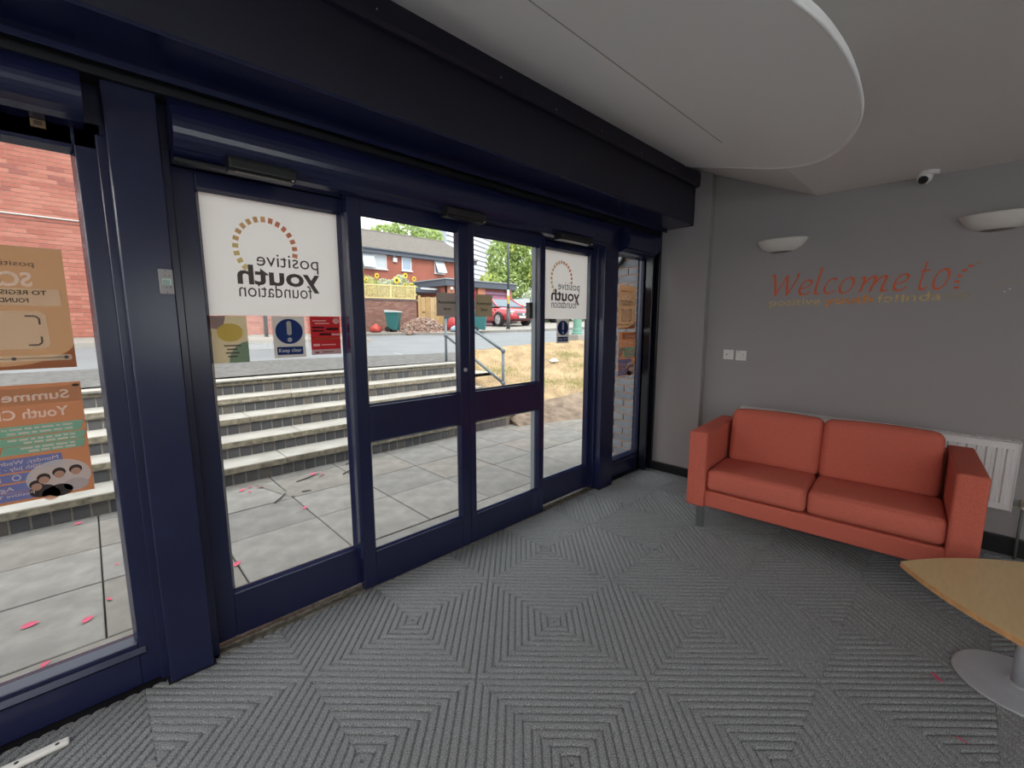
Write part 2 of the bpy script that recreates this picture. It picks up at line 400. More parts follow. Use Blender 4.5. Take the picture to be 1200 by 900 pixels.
for x, z in ((.95, 2.70), (1.62, 2.69), (2.05, 2.675), (2.5, 2.69), (3.0, 2.68), (3.5, 2.69), (3.92, 2.69)):
    obj('screw', MB().lathe([(0, 0), (.004, 0), (.003, .003), (0, .003)], (x, 1.7485, z), 8, 'y'), sc, bx)
obj('bolt', MB().lathe([(0, 0), (.008, 0), (.006, .005), (0, .005)], (3.98, 1.785, 2.45), 8, 'y'), NAVY, bx)
obj('bolt', MB().lathe([(0, 0), (.008, 0), (.006, .005), (0, .005)], (3.98, 1.785, 2.62), 8, 'y'), NAVY, bx)
# reflective sticker patches on the underside lip
# motion sensors
def sensor(x0, x1, z0, z1, label):
    t = thing('door_sensor', ((x0+x1)/2, 2.06, z0), label, 'sensor', None)
    y = 2.03
    obj('housing', MB().prism([(y, z0+.012), (y+.012, z0), (2.1, z0), (2.1, z1), (y+.02, z1), (y, z1-.015)], 'x', x0, x1), BLACKP, t, bevel=.003)
    obj('lens_strip', MB().box(x0+.02, x1-.02, y+.004, y+.02, z0-.001, z0+.004), mat('sensor_lens', (.02, .018, .018), .1), t)
    obj('end_screw', MB().lathe([(0, 0), (.005, 0), (.005, .004), (0, .004)], (x1-.014, y+.004, z0+.004), 8, 'z'), CHROME, t)
sensor(.455, .70, 2.052, 2.112, 'black motion sensor bar above the left large logo panel')
sensor(1.48, 1.76, 2.05, 2.112, 'black motion sensor bar above the meeting edge of the sliding doors')
sensor(2.45, 2.83, 2.052, 2.108, 'black motion sensor bar above the right small logo panel')
obj('cable_guard', MB().box(.292, .47, 2.08, 2.12, 2.058, 2.07), BLACKP, w2)
t = thing('alarm_contact', (-.047, 2.195, 2.104), 'small square brass coloured contact on the header above left window', 'contact')
BR = mat('tarnished_brass', (.19, .13, .07), .45, metal=.5)
obj('body', MB().box(-.066, -.030, 2.188, 2.20, 2.104, 2.130), BR, t, bevel=.002)
obj('window_slot', MB().box(-.058, -.038, 2.186, 2.19, 2.110, 2.124), mat('contact_slot', (.05, .02, .012), .5), t)
# key switch panel on post
t = thing('entry_control', (.236, 2.12, 1.575), 'grey metal control plate with a pale green screen on the navy post', 'control panel')
obj('plate', MB().box(.213, .257, 2.113, 2.126, 1.575, 1.667), mat('satin_grey_metal', (.30, .28, .28), .45, metal=.2), t, bevel=.002)
obj('screen', MB().box(.222, .250, 2.1105, 2.114, 1.609, 1.632), mat('pale_green_screen', (.42, .58, .50), .3), t)
obj('display', MB().box(.2235, .245, 2.1095, 2.111, 1.610, 1.627), mat('grey_green_display', (.25, .36, .32), .3), t)
for (a, b) in ((.235, 1.66), (.235, 1.58), (.233, 1.643), (.246, 1.643), (.234, 1.6), (.246, 1.6)):
    obj('button', MB().lathe([(0, 0), (.0022, 0), (.0022, .002), (0, .002)], (a, 2.1125, b), 8, 'y'), BLACKP, t)

# ------------------------------------------------------------------ lettering helpers
_tx = {}
def text_outline(body, offset=0.0, res=3):
    """triangulated text mesh of the built-in font, returned as numpy verts and faces, unit size"""
    key = (body, offset)
    if key in _tx: return _tx[key]
    cu = bpy.data.curves.new('lettering', 'FONT'); cu.body = body; cu.size = 1; cu.offset = offset; cu.resolution_u = res
    o = bpy.data.objects.new('lettering', cu); COL.objects.link(o)
    dg = bpy.context.evaluated_depsgraph_get(); me = o.evaluated_get(dg).to_mesh()
    v = np.array([tuple(p.co) for p in me.vertices]); f = [tuple(p.vertices) for p in me.polygons]
    o.evaluated_get(dg).to_mesh_clear(); COL.objects.unlink(o); bpy.data.objects.remove(o); bpy.data.curves.remove(cu)
    _tx[key] = (v, f); return v, f
def lettering(parent, body, m, x0, x1, z0, h, y, mirror=False, offset=0., name='lettering', plane='y', zmax=None, label=None, slope=0.0, cap=None):
    """text stretched between x0 and x1 on the plane y (or x) = const; h is the height of a font unit"""
    v, f = text_outline(body, offset)
    w = v[:, 0].max() - v[:, 0].min(); u = (v[:, 0]-v[:, 0].min())/w
    if mirror: u = 1-u
    X = x0 + (x1-x0)*u; Z = z0 + v[:, 1]*h + slope*u
    if zmax is not None: Z = np.minimum(Z, zmax + slope*u)
    mb = MB(); mb.add([(a, y, b) if plane == 'y' else (y, a, b) for a, b in zip(X, Z)], f)
    o = obj(name, mb, m, parent, recalc=False)
    if label: o['label'] = label
    return o
def rect(parent, name, m, x0, x1, z0, z1, y, r=0.0, skew=0.0):
    ps = []
    if r:
        for cx, cz, a0 in ((x1-r, z1-r, 0), (x0+r, z1-r, 90), (x0+r, z0+r, 180), (x1-r, z0+r, 270)):
            for k in range(6):
                a = math.radians(a0+18*k); ps.append((cx+r*math.cos(a), y, cz+r*math.sin(a)))
    else: ps = [(x0, y, z0), (x1, y, z0), (x1-skew, y, z1), (x0-skew, y, z1)]
    return obj(name, MB().poly(ps), m, parent, recalc=False)
def ellipse(parent, name, m, cx, cz, rx, rz, y, a0=0, a1=360, n=32):
    ps = [(cx+rx*math.cos(math.radians(a0+(a1-a0)*k/n)), y, cz+rz*math.sin(math.radians(a0+(a1-a0)*k/n))) for k in range(n+(0 if a1-a0 == 360 else 1))]
    return obj(name, MB().poly(ps), m, parent, recalc=False)
FILM = .62
def film(name, c, t=.5, rough=.55): return mat(name, tuple(v*FILM/ALB if ALB == 1.0 else v for v in c), rough, trans=t, spec=.3)
F_WHITE = film('frosted_white_film', (1.05, 1.02, .98), .62)
F_GREY = film('dark_grey_print', (.15, .125, .12), .3)
F_OR = film('poster_orange', (.66, .37, .19), .55); F_OR2 = film('poster_deep_orange', (.66, .27, .13), .5)
F_BR = film('poster_brown_orange', (.95, .5, .26), .5); F_PALE = film('poster_pale_panel', (1.35, 1.12, .82), .55)
F_GRN = film('poster_green_band', (.42, .95, .72), .5); F_BLU = film('poster_blue_band', (.34, .42, .95), .5)
F_TXT = film('poster_pale_text', (1.5, 1.3, 1.15), .5); F_DK = film('poster_dark_print', (.05, .03, .025), .15)
GY = 2.247   # inner face of the side glazing

# big logo panels (seen from behind, so the lettering is mirrored)
def logo_panel(x0, x1, z0, z1, label):
    t = thing('logo_panel', ((x0+x1)/2, GY-.003, z0), label, 'window sign')
    Y = GY-.003
    obj('film', MB().quad((x0, Y, z0), (x1, Y, z0), (x1, Y, z1), (x0, Y, z1)), F_WHITE, t, recalc=False)
    W = x1-x0; fx = lambda q: x0 + W*(q-.372)/.59          # layout measured on the left panel
    fz = lambda q: z0 + (z1-z0)*(q-1.5)/.51
    y = Y-.0015
    cols = [film('ring_yellow', (1.15, .92, .40), .5), film('ring_tan', (1.12, .72, .36), .5), film('ring_coral', (1.10, .46, .28), .5)] if 'ring_yellow' not in MATS else [MATS['ring_yellow'], MATS['ring_tan'], MATS['ring_coral']]
    cx, cz, R = .622, 1.797, .1255
    ks = 17
    for k in range(ks):
        a = math.radians(222 - k*(222-(-8))/(ks-1))
        ca, sa = math.cos(a), math.sin(a); ri, ro, hw = R-.012, R+.012, .0095
        ps = [(cx+r_*ca*.98 - s_*hw*sa, cz+r_*sa*1.02 + s_*hw*ca) for r_, s_ in ((ri, -1), (ro, -1), (ro, 1), (ri, 1))]
        obj('ring_dash', MB().poly([(fx(p), y, fz(q)) for p, q in ps]), cols[0 if k < 4 else 1 if k < 10 else 2], t, recalc=False)
    lettering(t, 'positive', F_GREY, fx(.578), fx(.850), fz(1.722), (z1-z0)/.51*.088, y, True)
    lettering(t, 'youth', F_GREY, fx(.497), fx(.852), fz(1.640), (z1-z0)/.51*.118, y, True, offset=.024)
    lettering(t, 'foundation', F_GREY, fx(.499), fx(.812), fz(1.583), (z1-z0)/.51*.088, y, True)
    return t
logo_panel(.374, .960, 1.50, 2.012, 'large frosted white logo panel left of the sliding doors')
logo_panel(2.468, 3.060, 1.50, 2.024, 'smaller looking frosted white logo panel right of the sliding doors')

# keep clear signs
def keep_clear(x0, x1, z0, z1, label):
    t = thing('keep_clear_sign', ((x0+x1)/2, GY-.003, z0), label, 'safety sign'); Y = GY-.003
    bl = MATS.get('sign_blue') or film('sign_blue', (.012, .045, .22), .2); wh = MATS.get('sign_white') or film('sign_white', (.66, .62, .56), .4)
    rect(t, 'backing', wh, x0, x1, z0, z1, Y)
    cx, H, W = (x0+x1)/2, z1-z0, x1-x0
    cz = z0 + H*.635
    ellipse(t, 'disc', bl, cx, cz, W*.43, H*.305, Y-.0012)
    rect(t, 'exclamation_bar', MATS.get('sign_white_bar') or film('sign_white_bar', (1.1, 1.05, .98), .5), cx-W*.075, cx+W*.075, cz-H*.09, cz+H*.25, Y-.0024, r=W*.07)
    ellipse(t, 'exclamation_dot', MATS['sign_white_bar'], cx, cz-H*.20, W*.075, H*.055, Y-.0024)
    rect(t, 'caption_panel', bl, x0+W*.09, x1-W*.09, z0+H*.07, z0+H*.265, Y-.0012, r=W*.03)
    lettering(t, 'Keep clear', MATS.get('sign_white_print') or film('sign_white_print', (1.5, 1.45, 1.35), .5), x0+W*.14, x1-W*.14, z0+H*.135, H*.125, Y-.0024, offset=.012)
keep_clear(.624, .766, 1.303, 1.498, 'blue and white keep clear sign under the left logo panel')
keep_clear(2.665, 2.820, 1.308, 1.498, 'blue and white keep clear sign under the right logo panel')
# yellow sticker under the logo panel, without its mascot
t = thing('pastel_sticker', (.45, GY-.003, 1.29), 'pale yellow and green sticker at the lower left of the large logo panel', 'sticker'); Y = GY-.003
f1 = film('sticker_cream', (.70, .58, .36), .5); f2 = film('sticker_mint', (.40, .58, .42), .5); f3 = film('sticker_lilac', (.55, .42, .44), .5); f4 = film('sticker_yellow', (1.1, .85, .22), .5)
rect(t, 'backing', f1, .384, .520, 1.292, 1.498, Y)
obj('mint_patch', MB().poly([(.520, Y-.001, 1.292), (.520, Y-.001, 1.385), (.497, Y-.001, 1.382), (.468, Y-.001, 1.362), (.448, Y-.001, 1.33), (.44, Y-.001, 1.292)]), f2, t, recalc=False)
obj('lilac_patch', MB().poly([(.384, Y-.001, 1.498), (.384, Y-.001, 1.445), (.405, Y-.001, 1.44), (.43, Y-.001, 1.46), (.44, Y-.001, 1.498)]), f3, t, recalc=False)
ellipse(t, 'yellow_patch', f4, .452, 1.425, .05, .04, Y-.002)
for k, (a, b) in enumerate(((.425, .49), (.435, .475), (.43, .482), (.437, .474))):
    obj('print_line', MB().quad((a, Y-.0015, 1.365-k*.016), (b, Y-.0015, 1.365-k*.016), (b, Y-.0015, 1.371-k*.016), (a, Y-.0015, 1.371-k*.016)), F_GREY, t, recalc=False)
# red notice
t = thing('red_notice', (.865, GY-.003, 1.30), 'red paper notice at the lower right of the large logo panel', 'notice')
r1 = film('notice_red', (.52, .022, .03), .4); r2 = film('notice_light', (1.3, .9, .85), .45); r3 = film('notice_dark', (.12, .01, .015), .3)
rect(t, 'paper', r1, .793, .940, 1.310, 1.499, Y)
rect(t, 'footer', film('notice_footer', (1.1, .9, .9), .45), .793, .940, 1.310, 1.336, Y-.001)
ellipse(t, 'badge', r2, .921, 1.477, .016, .015, Y-.001)
for a, b, c, h_, m_ in ((.805, .872, 1.475, .006, r2), (.815, .885, 1.462, .005, r2), (.802, .86, 1.44, .009, r3), (.80, .858, 1.424, .009, r3), (.835, .895, 1.405, .012, r3), (.87, .93, 1.43, .014, r3), (.895, .935, 1.405, .008, r2), (.805, .93, 1.385, .008, film('notice_orange', (.65, .16, .04), .4)), (.802, .835, 1.352, .012, r2), (.842, .915, 1.356, .005, r2), (.81, .83, 1.318, .005, r3), (.845, .9, 1.320, .004, r3)):
    rect(t, 'print_line', m_, a, b, c, c+h_, Y-.0016)

# posters facing outwards; mirrored from inside
def scan_poster(x0, x1, z0, z1, y, label):
    t = thing('scan_poster', ((x0+x1)/2, y, z0), label, 'poster'); W, H = x1-x0, z1-z0
    fx = lambda q: x1 - W*q; fz = lambda q: z1 - H*q; a = y-.0012; b = y-.0022
    rect(t, 'paper', F_OR, x0, x1, z0, z1, y)
    ps = [(fx(0), a, fz(1)), (fx(0), a, fz(.80))] + [(fx(q), a, fz(.80+.17*math.sin(q/.55*PI/2)**.6)) for q in (.02, .05, .1, .2, .35, .5)] + [(fx(1), a, fz(.985)), (fx(1), a, fz(1))]
    obj('corner_wave', MB().poly(ps), F_OR2, t, recalc=False)
    lettering(t, 'positive', F_GREY, fx(.60), fx(.24), fz(.155), H*.062, b, True)
    lettering(t, 'youth', F_GREY, fx(.86), fx(.605), fz(.155), H*.066, b, True, offset=.03)
    lettering(t, 'SCAN', F_TXT, fx(.80), fx(.27), fz(.315), H*.155, b, True, offset=.03)
    rect(t, 'text_panel', F_PALE, fx(.94), fx(.06), fz(.475), fz(.335), a, r=H*.02)
    lettering(t, 'TO REGISTER FOR P', F_DK, fx(.92), fx(.17), fz(.385), H*.05, b, True, offset=.012)
    lettering(t, 'FOUNDATION', F_DK, fx(.75), fx(.32), fz(.45), H*.05, b, True, offset=.012)
    rect(t, 'blank_square', F_PALE, fx(.85), fx(.20), fz(.835), fz(.52), a, r=H*.05)
    for sx, sz in ((.26, .56), (.26, .80), (.79, .56), (.79, .80)):
        dx = -1 if sx < .5 else 1; dz = 1 if sz > .7 else -1
        P_ = [(fx(sx-dx*(-.10) if False else sx+(.11 if sx < .5 else -.11)), fz(sz)), (fx(sx+(.03 if sx < .5 else -.03)), fz(sz)), (fx(sx), fz(sz+(.02 if sz < .7 else -.02))), (fx(sx), fz(sz+(.07 if sz < .7 else -.07)))]
        mb = MB()
        for (p, q), (p2, q2) in zip(P_[:-1], P_[1:]):
            d = Vector((p2-p, 0, q2-q)); nn = Vector((-d.z, 0, d.x)).normalized()*H*.006
            mb.quad((p-nn.x, b, q-nn.z), (p2-nn.x, b, q2-nn.z), (p2+nn.x, b, q2+nn.z), (p+nn.x, b, q+nn.z))
        obj('corner_bracket', mb, F_GREY, t, recalc=False)
    rect(t, 'line_panel', F_PALE, fx(.97), fx(.03), fz(.935), fz(.885), a-.0005, r=H*.02)
    rect(t, 'rule', F_GREY, fx(.92), fx(.08), fz(.913), fz(.908), b)
    for q in (.08, .50, .92): ellipse(t, 'rule_dot', F_GREY, fx(q), fz(.91), H*.014, H*.014, b-.0006)
    return t
def clubs_poster(x0, x1, z0, z1, y, label):
    t = thing('clubs_poster', ((x0+x1)/2, y, z0), label, 'poster'); W, H = x1-x0, z1-z0
    fx = lambda q: x1 - W*q; fz = lambda q: z1 - H*q; a = y-.0012; b = y-.0022
    rect(t, 'paper', F_OR2, x0, x1, z0, z1, y)
    rect(t, 'title_band', F_BR, fx(.83), fx(.0), fz(.17), fz(.03), a)
    lettering(t, 'Summer', F_TXT, fx(.66), fx(.10), fz(.135), H*.105, b, True, offset=.02)
    lettering(t, 'Youth Clubs', F_TXT, fx(.82), fx(.12), fz(.285), H*.115, b, True, offset=.02)
    for q0, q1, s0, s1 in ((.045, .86, .345, .43), (.035, .72, .44, .51), (.045, .66, .515, .585)):
        rect(t, 'green_band', F_GRN, fx(q1), fx(q0), fz(s1), fz(s0), a, skew=-W*.03)
        for k in range(2):
            zz = s0 + (s1-s0)*(.2+.42*k)
            mb = MB(); rr = random.Random(int(s0*1000)+k); q = q0+.06
            while q < q1-.14-.12*k:
                l = rr.uniform(.03, .09); mb.quad((fx(q), b, fz(zz+.016)), (fx(q+l), b, fz(zz+.016)), (fx(q+l), b, fz(zz)), (fx(q), b, fz(zz))); q += l+.018
            obj('small_print', mb, F_TXT, t, recalc=False)
    rect(t, 'blue_band', F_BLU, fx(1.0), fx(.22), fz(.73), fz(.615), a)
    lettering(t, 'Monday, Wednesdays and', F_TXT, fx(.98), fx(.25), fz(.665), H*.048, b, True)
    lettering(t, '20th July - 21st August', F_TXT, fx(.98), fx(.38), fz(.715), H*.046, b, True)
    rect(t, 'blue_band', F_BLU, fx(.96), fx(.46), fz(.815), fz(.745), a)
    lettering(t, '17:45 -', F_TXT, fx(.93), fx(.68), fz(.80), H*.052, b, True)
    ellipse(t, 'clock_face', F_TXT, fx(.57), fz(.78), H*.026, H*.026, b); ellipse(t, 'clock_face', F_BLU, fx(.57), fz(.78), H*.019, H*.019, b-.0005)
    rect(t, 'blue_band', F_BLU, fx(.96), fx(.43), fz(.90), fz(.83), a)
    lettering(t, 'Ages 12 -', F_TXT, fx(.93), fx(.60), fz(.885), H*.050, b, True)
    rect(t, 'blue_band', F_BLU, fx(1.0), fx(.43), fz(.975), fz(.905), a)
    lettering(t, 'Positive Youth Foun', F_TXT, fx(.99), fx(.46), fz(.94), H*.038, b, True)
    ph = film('print_photo_sky', (1.1, 1.05, 1.05), .5) if 'print_photo_sky' not in MATS else MATS['print_photo_sky']
    dk = MATS.get('print_photo_dark') or film('print_photo_dark', (.08, .06, .06), .35); sk = MATS.get('print_photo_skin') or film('print_photo_skin', (.95, .55, .40), .4); gy = MATS.get('print_photo_grey') or film('print_photo_grey', (.9, .82, .84), .45)
    ellipse(t, 'group_photo', ph, fx(.26), fz(.83), W*.25, H*.155, a-.0004)
    for q, s_, rr_, mm in ((.40, .93, .10, dk), (.27, .95, .10, dk), (.14, .92, .10, gy), (.34, .97, .07, sk)):
        ellipse(t, 'printed_coat', mm, fx(q), fz(s_)-0*.01, W*rr_, H*.055, a-.0006)
    for q, s_ in ((.38, .83), (.26, .80), (.13, .795), (.44, .88)):
        ellipse(t, 'printed_hair', dk, fx(q), fz(s_-.012), W*.052, H*.040, a-.0008); ellipse(t, 'printed_face', sk, fx(q), fz(s_+.008), W*.040, H*.032, b)
    ellipse(t, 'side_photo', gy, fx(1.0), fz(.47), W*.22, H*.12, a-.0004, -90, 90); rect(t, 'printed_road', dk, fx(1.0), fx(.82), fz(.50), fz(.49), b)
    ellipse(t, 'paper_blob', F_DK, fx(.04), fz(.03), W*.03, H*.012, b)
    return t
scan_poster(-.335, -.036, 1.308, 1.722, 2.2465, 'orange scan poster at the top of the left window')
clubs_poster(-.365, -.034, .842, 1.255, 2.2465, 'orange youth clubs poster low in the left window')
scan_poster(3.545, 3.842, 1.412, 1.818, 2.2465, 'orange scan poster in the narrow window beside the grey pier')
clubs_poster(3.570, 3.868, .962, 1.385, 2.2465, 'orange youth clubs poster in the narrow window beside the grey pier')
# automatic door signs on the leaves
SBK = mat('sign_black_print', (.012, .01, .01), .5)
def door_sign(x0, x1, z0, z1, line2, m, label):
    t = thing('door_sign', ((x0+x1)/2, 2.171, z0), label, 'sign'); Y = 2.171
    rect(t, 'film', m, x0, x1, z0, z1, Y)
    W, H = x1-x0, z1-z0
    lettering(t, 'Automatic', SBK, x0+W*.06, x1-W*.03, z0+H*.54, H*.185, Y-.0012, offset=.02)
    lettering(t, line2, SBK, x0+W*.32, x1-W*.28, z0+H*.26, H*.185, Y-.0012, offset=.02)
s1_ = film('sign_grey_brown', (.36, .30, .26), .4); s2_ = film('sign_olive_brown', (.40, .315, .20), .4)
door_sign(1.488, 1.638, 1.508, 1.645, 'door', s1_, 'grey brown automatic door sign on the left sliding leaf')
door_sign(1.780, 1.925, 1.508, 1.647, 'Door', s2_, 'olive brown automatic door sign on the right sliding leaf')

# ------------------------------------------------------------------ sofa
FAB = mat('coral_wool_fabric', (.52, .125, .088), .9, noise=(220, .16), bump=.35, bscale=900, spec=.15)
FAB2 = mat('coral_wool_fabric_seat', (.54, .135, .096), .9, noise=(260, .16), bump=.35, bscale=900, spec=.15, dark=(7.0, .74, (.30, .045, .03)))
LEGM = mat('steel_leg', (.33, .34, .35), .32, metal=.9)
sofa = thing('two_seat_sofa', (3.42, .58, 0), 'coral red two seat sofa on metal legs against the grey wall', 'sofa')
obj('frame', MB().rbox((3.425, .5825, .222), (.70, 1.25, .115), .012, 3), FAB, sofa, smooth=True)
for y in (1.2555, -.0915):
    obj('arm', MB().rbox((3.415, y, .433), (.73, .125, .545), .016, 4), FAB, sofa, smooth=True)
obj('backrest', MB().rbox((3.735, .582, .47), (.09, 1.23, .44), .02, 4), FAB, sofa, smooth=True)
for y0, y1 in ((.597, 1.192), (-.028, .591)):
    obj('seat_cushion', MB().rbox((3.285, (y0+y1)/2, .362), (.43, y1-y0, .150), .034, 5, puff=.012), FAB2, sofa, smooth=True)
    c0, c1 = (.5955, 1.170) if y0 > .3 else (-.006, .5925)
    obj('back_cushion', MB().rbox((3.575, (c0+c1)/2, .605), (.145, c1-c0, .405), .045, 5, puff=.014, rot=Matrix.Rotation(math.radians(9), 3, 'Y')), FAB, sofa, smooth=True)
for lx in (3.085, 3.74):
    for ly in (1.225, -.06):
        obj('leg', MB().box(lx-.008, lx+.008, ly-.025, ly+.025, 0, .168), LEGM, sofa, bevel=.002)
sm = MB()
for y0, y1 in ((.597, 1.192), (-.028, .591)):
    sm.tube([(3.073, y0+.03, .424), (3.073, y1-.03, .424)], .0028, 6)
obj('seam_piping', sm, FAB, sofa)

sofa.rotation_euler.z = math.radians(4); sofa.location = (3.455, .592, 0)

# ------------------------------------------------------------------ coffee table
WOOD = bpy.data.materials.new('beech_veneer'); WOOD.use_nodes = True
_n = WOOD.node_tree.nodes; _l = WOOD.node_tree.links; _b = _n['Principled BSDF']
_tc = _n.new('ShaderNodeTexCoord'); _mp = _n.new('ShaderNodeMapping'); _mp.inputs['Scale'].default_value = (4, 26, 4); _mp.inputs['Rotation'].default_value = (0, 0, .7)
_no = _n.new('ShaderNodeTexNoise'); _no.inputs['Scale'].default_value = 3; _no.inputs['Detail'].default_value = 6
_cr = _n.new('ShaderNodeValToRGB'); _cr.color_ramp.elements[0].color = (.60, .425, .215, 1); _cr.color_ramp.elements[1].color = (.66, .475, .245, 1)
_cr.color_ramp.elements[0].position = .3; _cr.color_ramp.elements[1].position = .7
_l.new(_tc.outputs['Object'], _mp.inputs['Vector']); _l.new(_mp.outputs['Vector'], _no.inputs['Vector']); _l.new(_no.outputs['Fac'], _cr.inputs['Fac']); _l.new(_cr.outputs['Color'], _b.inputs['Base Color'])
_b.inputs['Roughness'].default_value = .35
EDGE = mat('beech_edge_band', (.55, .30, .13), .45, noise=(30, .15))
TCX, TCY = 2.588, -.305
tb = thing('coffee_table', (TCX, TCY, 0), 'low beech topped coffee table with a round silver foot', 'table')
Rc, bow = .405, .036
cor = [(0, Rc), (Rc, 0), (0, -Rc), (-Rc, 0)]; out = []
for i in range(4):
    a, b = Vector(cor[i]), Vector(cor[(i+1) % 4]); d = (a+b).normalized()
    for k in range(12):
        s_ = k/12; out.append(tuple(a.lerp(b, s_) + d*bow*4*s_*(1-s_)))
out = [(TCX+p, TCY+q) for p, q in out]
obj('tabletop', MB().prism(out, 'z', .357, .3805), WOOD, tb)
ed = MB(); n = len(out); o2 = [(TCX+(p-TCX)*1.004, TCY+(q-TCY)*1.004) for p, q in out]
ed.add([(x, y, .3565) for x, y in o2] + [(x, y, .380) for x, y in o2], [(i, (i+1) % n, n+(i+1) % n, n+i) for i in range(n)])
obj('edge_band', ed, EDGE, tb)
SILV = mat('silver_powder_coat', (.43, .45, .49), .38, metal=.25, noise=(12, .06), dark=(14, .74, (.30, .31, .33)))
obj('column', MB().lathe([(.034, .010), (.034, .35)], (TCX+.01, TCY-.0, 0), 32), SILV, tb, smooth=False)
for p in tb.children:
    if p.name.startswith('column'):
        for q in p.data.polygons: q.use_smooth = len(q.vertices) == 4
obj('collar', MB().lathe([(.045, .008), (.045, .013), (.035, .016)], (TCX+.01, TCY, 0), 32), SILV, tb)
obj('foot_disc', MB().lathe([(.196, 0), (.205, .003), (.205, .007), (.200, .010), (.0, .011)], (TCX, TCY, 0), 64), SILV, tb)
obj('mounting_plate', MB().box(TCX-.1, TCX+.1, TCY-.1, TCY+.1, .350, .357), BLACKP, tb)

# ------------------------------------------------------------------ radiator
RW = mat('radiator_white_enamel', (.66, .64, .64), .35)
rad = thing('radiator', (4.03, .49, .30), 'white ribbed panel radiator on the wall behind the sofa', 'radiator')
RY, RZ0, RZ1 = (-.31, 1.29), .305, .752
pitch = .0432; nr = 36; prof = []
y = RY[0]+.022
prof.append((4.012, RY[0]+.004)); prof.append((4.012, y))
for k in range(nr):
    prof += [(4.012, y+.006), (4.001, y+.012), (4.001, y+pitch-.012), (4.012, y+pitch-.006)]; y += pitch
prof.append((4.012, RY[1]-.004))
fp = MB(); m_ = len(prof)
fp.add([(x, yy, RZ0+.045) for x, yy in prof] + [(x, yy, RZ1-.055) for x, yy in prof], [(i, i+1, m_+i+1, m_+i) for i in range(m_-1)])
for za, zb in ((RZ0+.004, RZ0+.045), (RZ1-.055, RZ1-.012)): fp.quad((4.012, RY[0]+.004, za), (4.012, RY[1]-.004, za), (4.012, RY[1]-.004, zb), (4.012, RY[0]+.004, zb))
y = RY[0]+.022
for k in range(nr):
    for z in (RZ0+.045, RZ1-.055): fp.poly([(4.012, y+.006, z), (4.001, y+.012, z), (4.001, y+pitch-.012, z), (4.012, y+pitch-.006, z)])
    y += pitch
obj('front_panel', fp, RW, rad)
obj('back_panel', MB().box(4.058, 4.068, RY[0]+.01, RY[1]-.01, RZ0+.01, RZ1-.02), RW, rad)
for yy in (RY[0], RY[1]-.006): obj('side_cover', MB().box(4.004, 4.075, yy, yy+.006, RZ0, RZ1), RW, rad, bevel=.001)
gr = MB(); gr.box(4.004, 4.014, RY[0], RY[1], RZ1-.006, RZ1); gr.box(4.064, 4.074, RY[0], RY[1], RZ1-.006, RZ1)
k = RY[0]+.03
while k < RY[1]-.02: gr.box(4.012, 4.066, k, k+.006, RZ1-.005, RZ1-.001); k += .0165
obj('top_grille', gr, RW, rad)
obj('wall_bracket', MB().box(4.075, 4.0995, .0, .05, .40, .70), RW, rad); obj('wall_bracket', MB().box(4.075, 4.0995, .95, 1.0, .40, .70), RW, rad)
v = obj('valve', MB().tube([(4.04, -.315, .335), (4.04, -.345, .335)], .009, 12).lathe([(0, 0), (.018, .002), (.016, .012), (.019, .016), (.019, .05), (.012, .056), (0, .056)], (4.04, -.355, .33), 16), mat('worn_chrome_valve', (.38, .36, .30), .35, metal=.8), rad, smooth=False)
obj('supply_pipe', MB().tube([(4.04, -.355, .335), (4.04, -.355, .0)], .0075, 12), mat('painted_pipe', (.10, .10, .10), .5), rad, smooth=True)

# ------------------------------------------------------------------ wall uplighters, ceiling camera, switch plates
PLAS = mat('plaster_white', (.62, .585, .54), .7, bump=.05)
def uplighter(yc, label):
    t = thing('wall_uplighter', (4.1, yc, 2.03), label, 'wall lamp', 'half bowl uplighters above the lettering')
    rows = [(.183, .118, 2.132), (.178, .114, 2.120), (.163, .103, 2.095), (.138, .085, 2.068), (.105, .062, 2.047), (.080, .048, 2.040)]
    nn = 28; vs = []; fs = []
    for w_, d_, z in rows: vs += [(4.1 - d_*math.sin(PI*k/nn), yc + w_*math.cos(PI*k/nn), z) for k in range(nn+1)]
    for w_, d_, z in [(.172, .107, 2.130), (.15, .09, 2.085)]: vs += [(4.1 - d_*math.sin(PI*k/nn), yc + w_*math.cos(PI*k/nn), z) for k in range(nn+1)]
    N = nn+1; order = [7, 6, 0, 1, 2, 3, 4, 5]
    for a, b in zip(order[:-1], order[1:]): fs += [(a*N+k, a*N+k+1, b*N+k+1, b*N+k) for k in range(nn)]
    fs.append(tuple(7*N+k for k in range(N)))
    obj('bowl', MB().add(vs, fs), PLAS, t, smooth=True)
    rr = [(.080, .048, 2.041), (.070, .042, 2.034), (.045, .026, 2.028)]; vs = []; fs = []
    for w_, d_, z in rr: vs += [(4.1 - d_*math.sin(PI*k/nn), yc + w_*math.cos(PI*k/nn), z) for k in range(N)]
    for a in range(2): fs += [(a*N+k, a*N+k+1, (a+1)*N+k+1, (a+1)*N+k) for k in range(nn)]
    fs.append(tuple(2*N+k for k in range(N)))
    obj('bottom_glass', MB().add(vs, fs), mat('smoky_bottom_glass', (.20, .175, .165), .3) if 'smoky_bottom_glass' not in MATS else MATS['smoky_bottom_glass'], t, smooth=True)
    obj('back_plate', MB().box(4.088, 4.1, yc-.06, yc+.06, 2.05, 2.12), PLAS, t)
uplighter(1.100, 'white half bowl wall light nearer the glass doors')
uplighter(-.078, 'white half bowl wall light cut off by the right edge')
t = thing('dome_camera', (3.99, .278, 2.43), 'small white dome security camera where ceiling meets grey wall', 'camera')
obj('base_ring', MB().lathe([(.052, 0), (.052, -.016), (.047, -.024), (0, -.024)], (3.985, .262, 2.43), 32), WHITEP, t, smooth=False)
ball = MB()
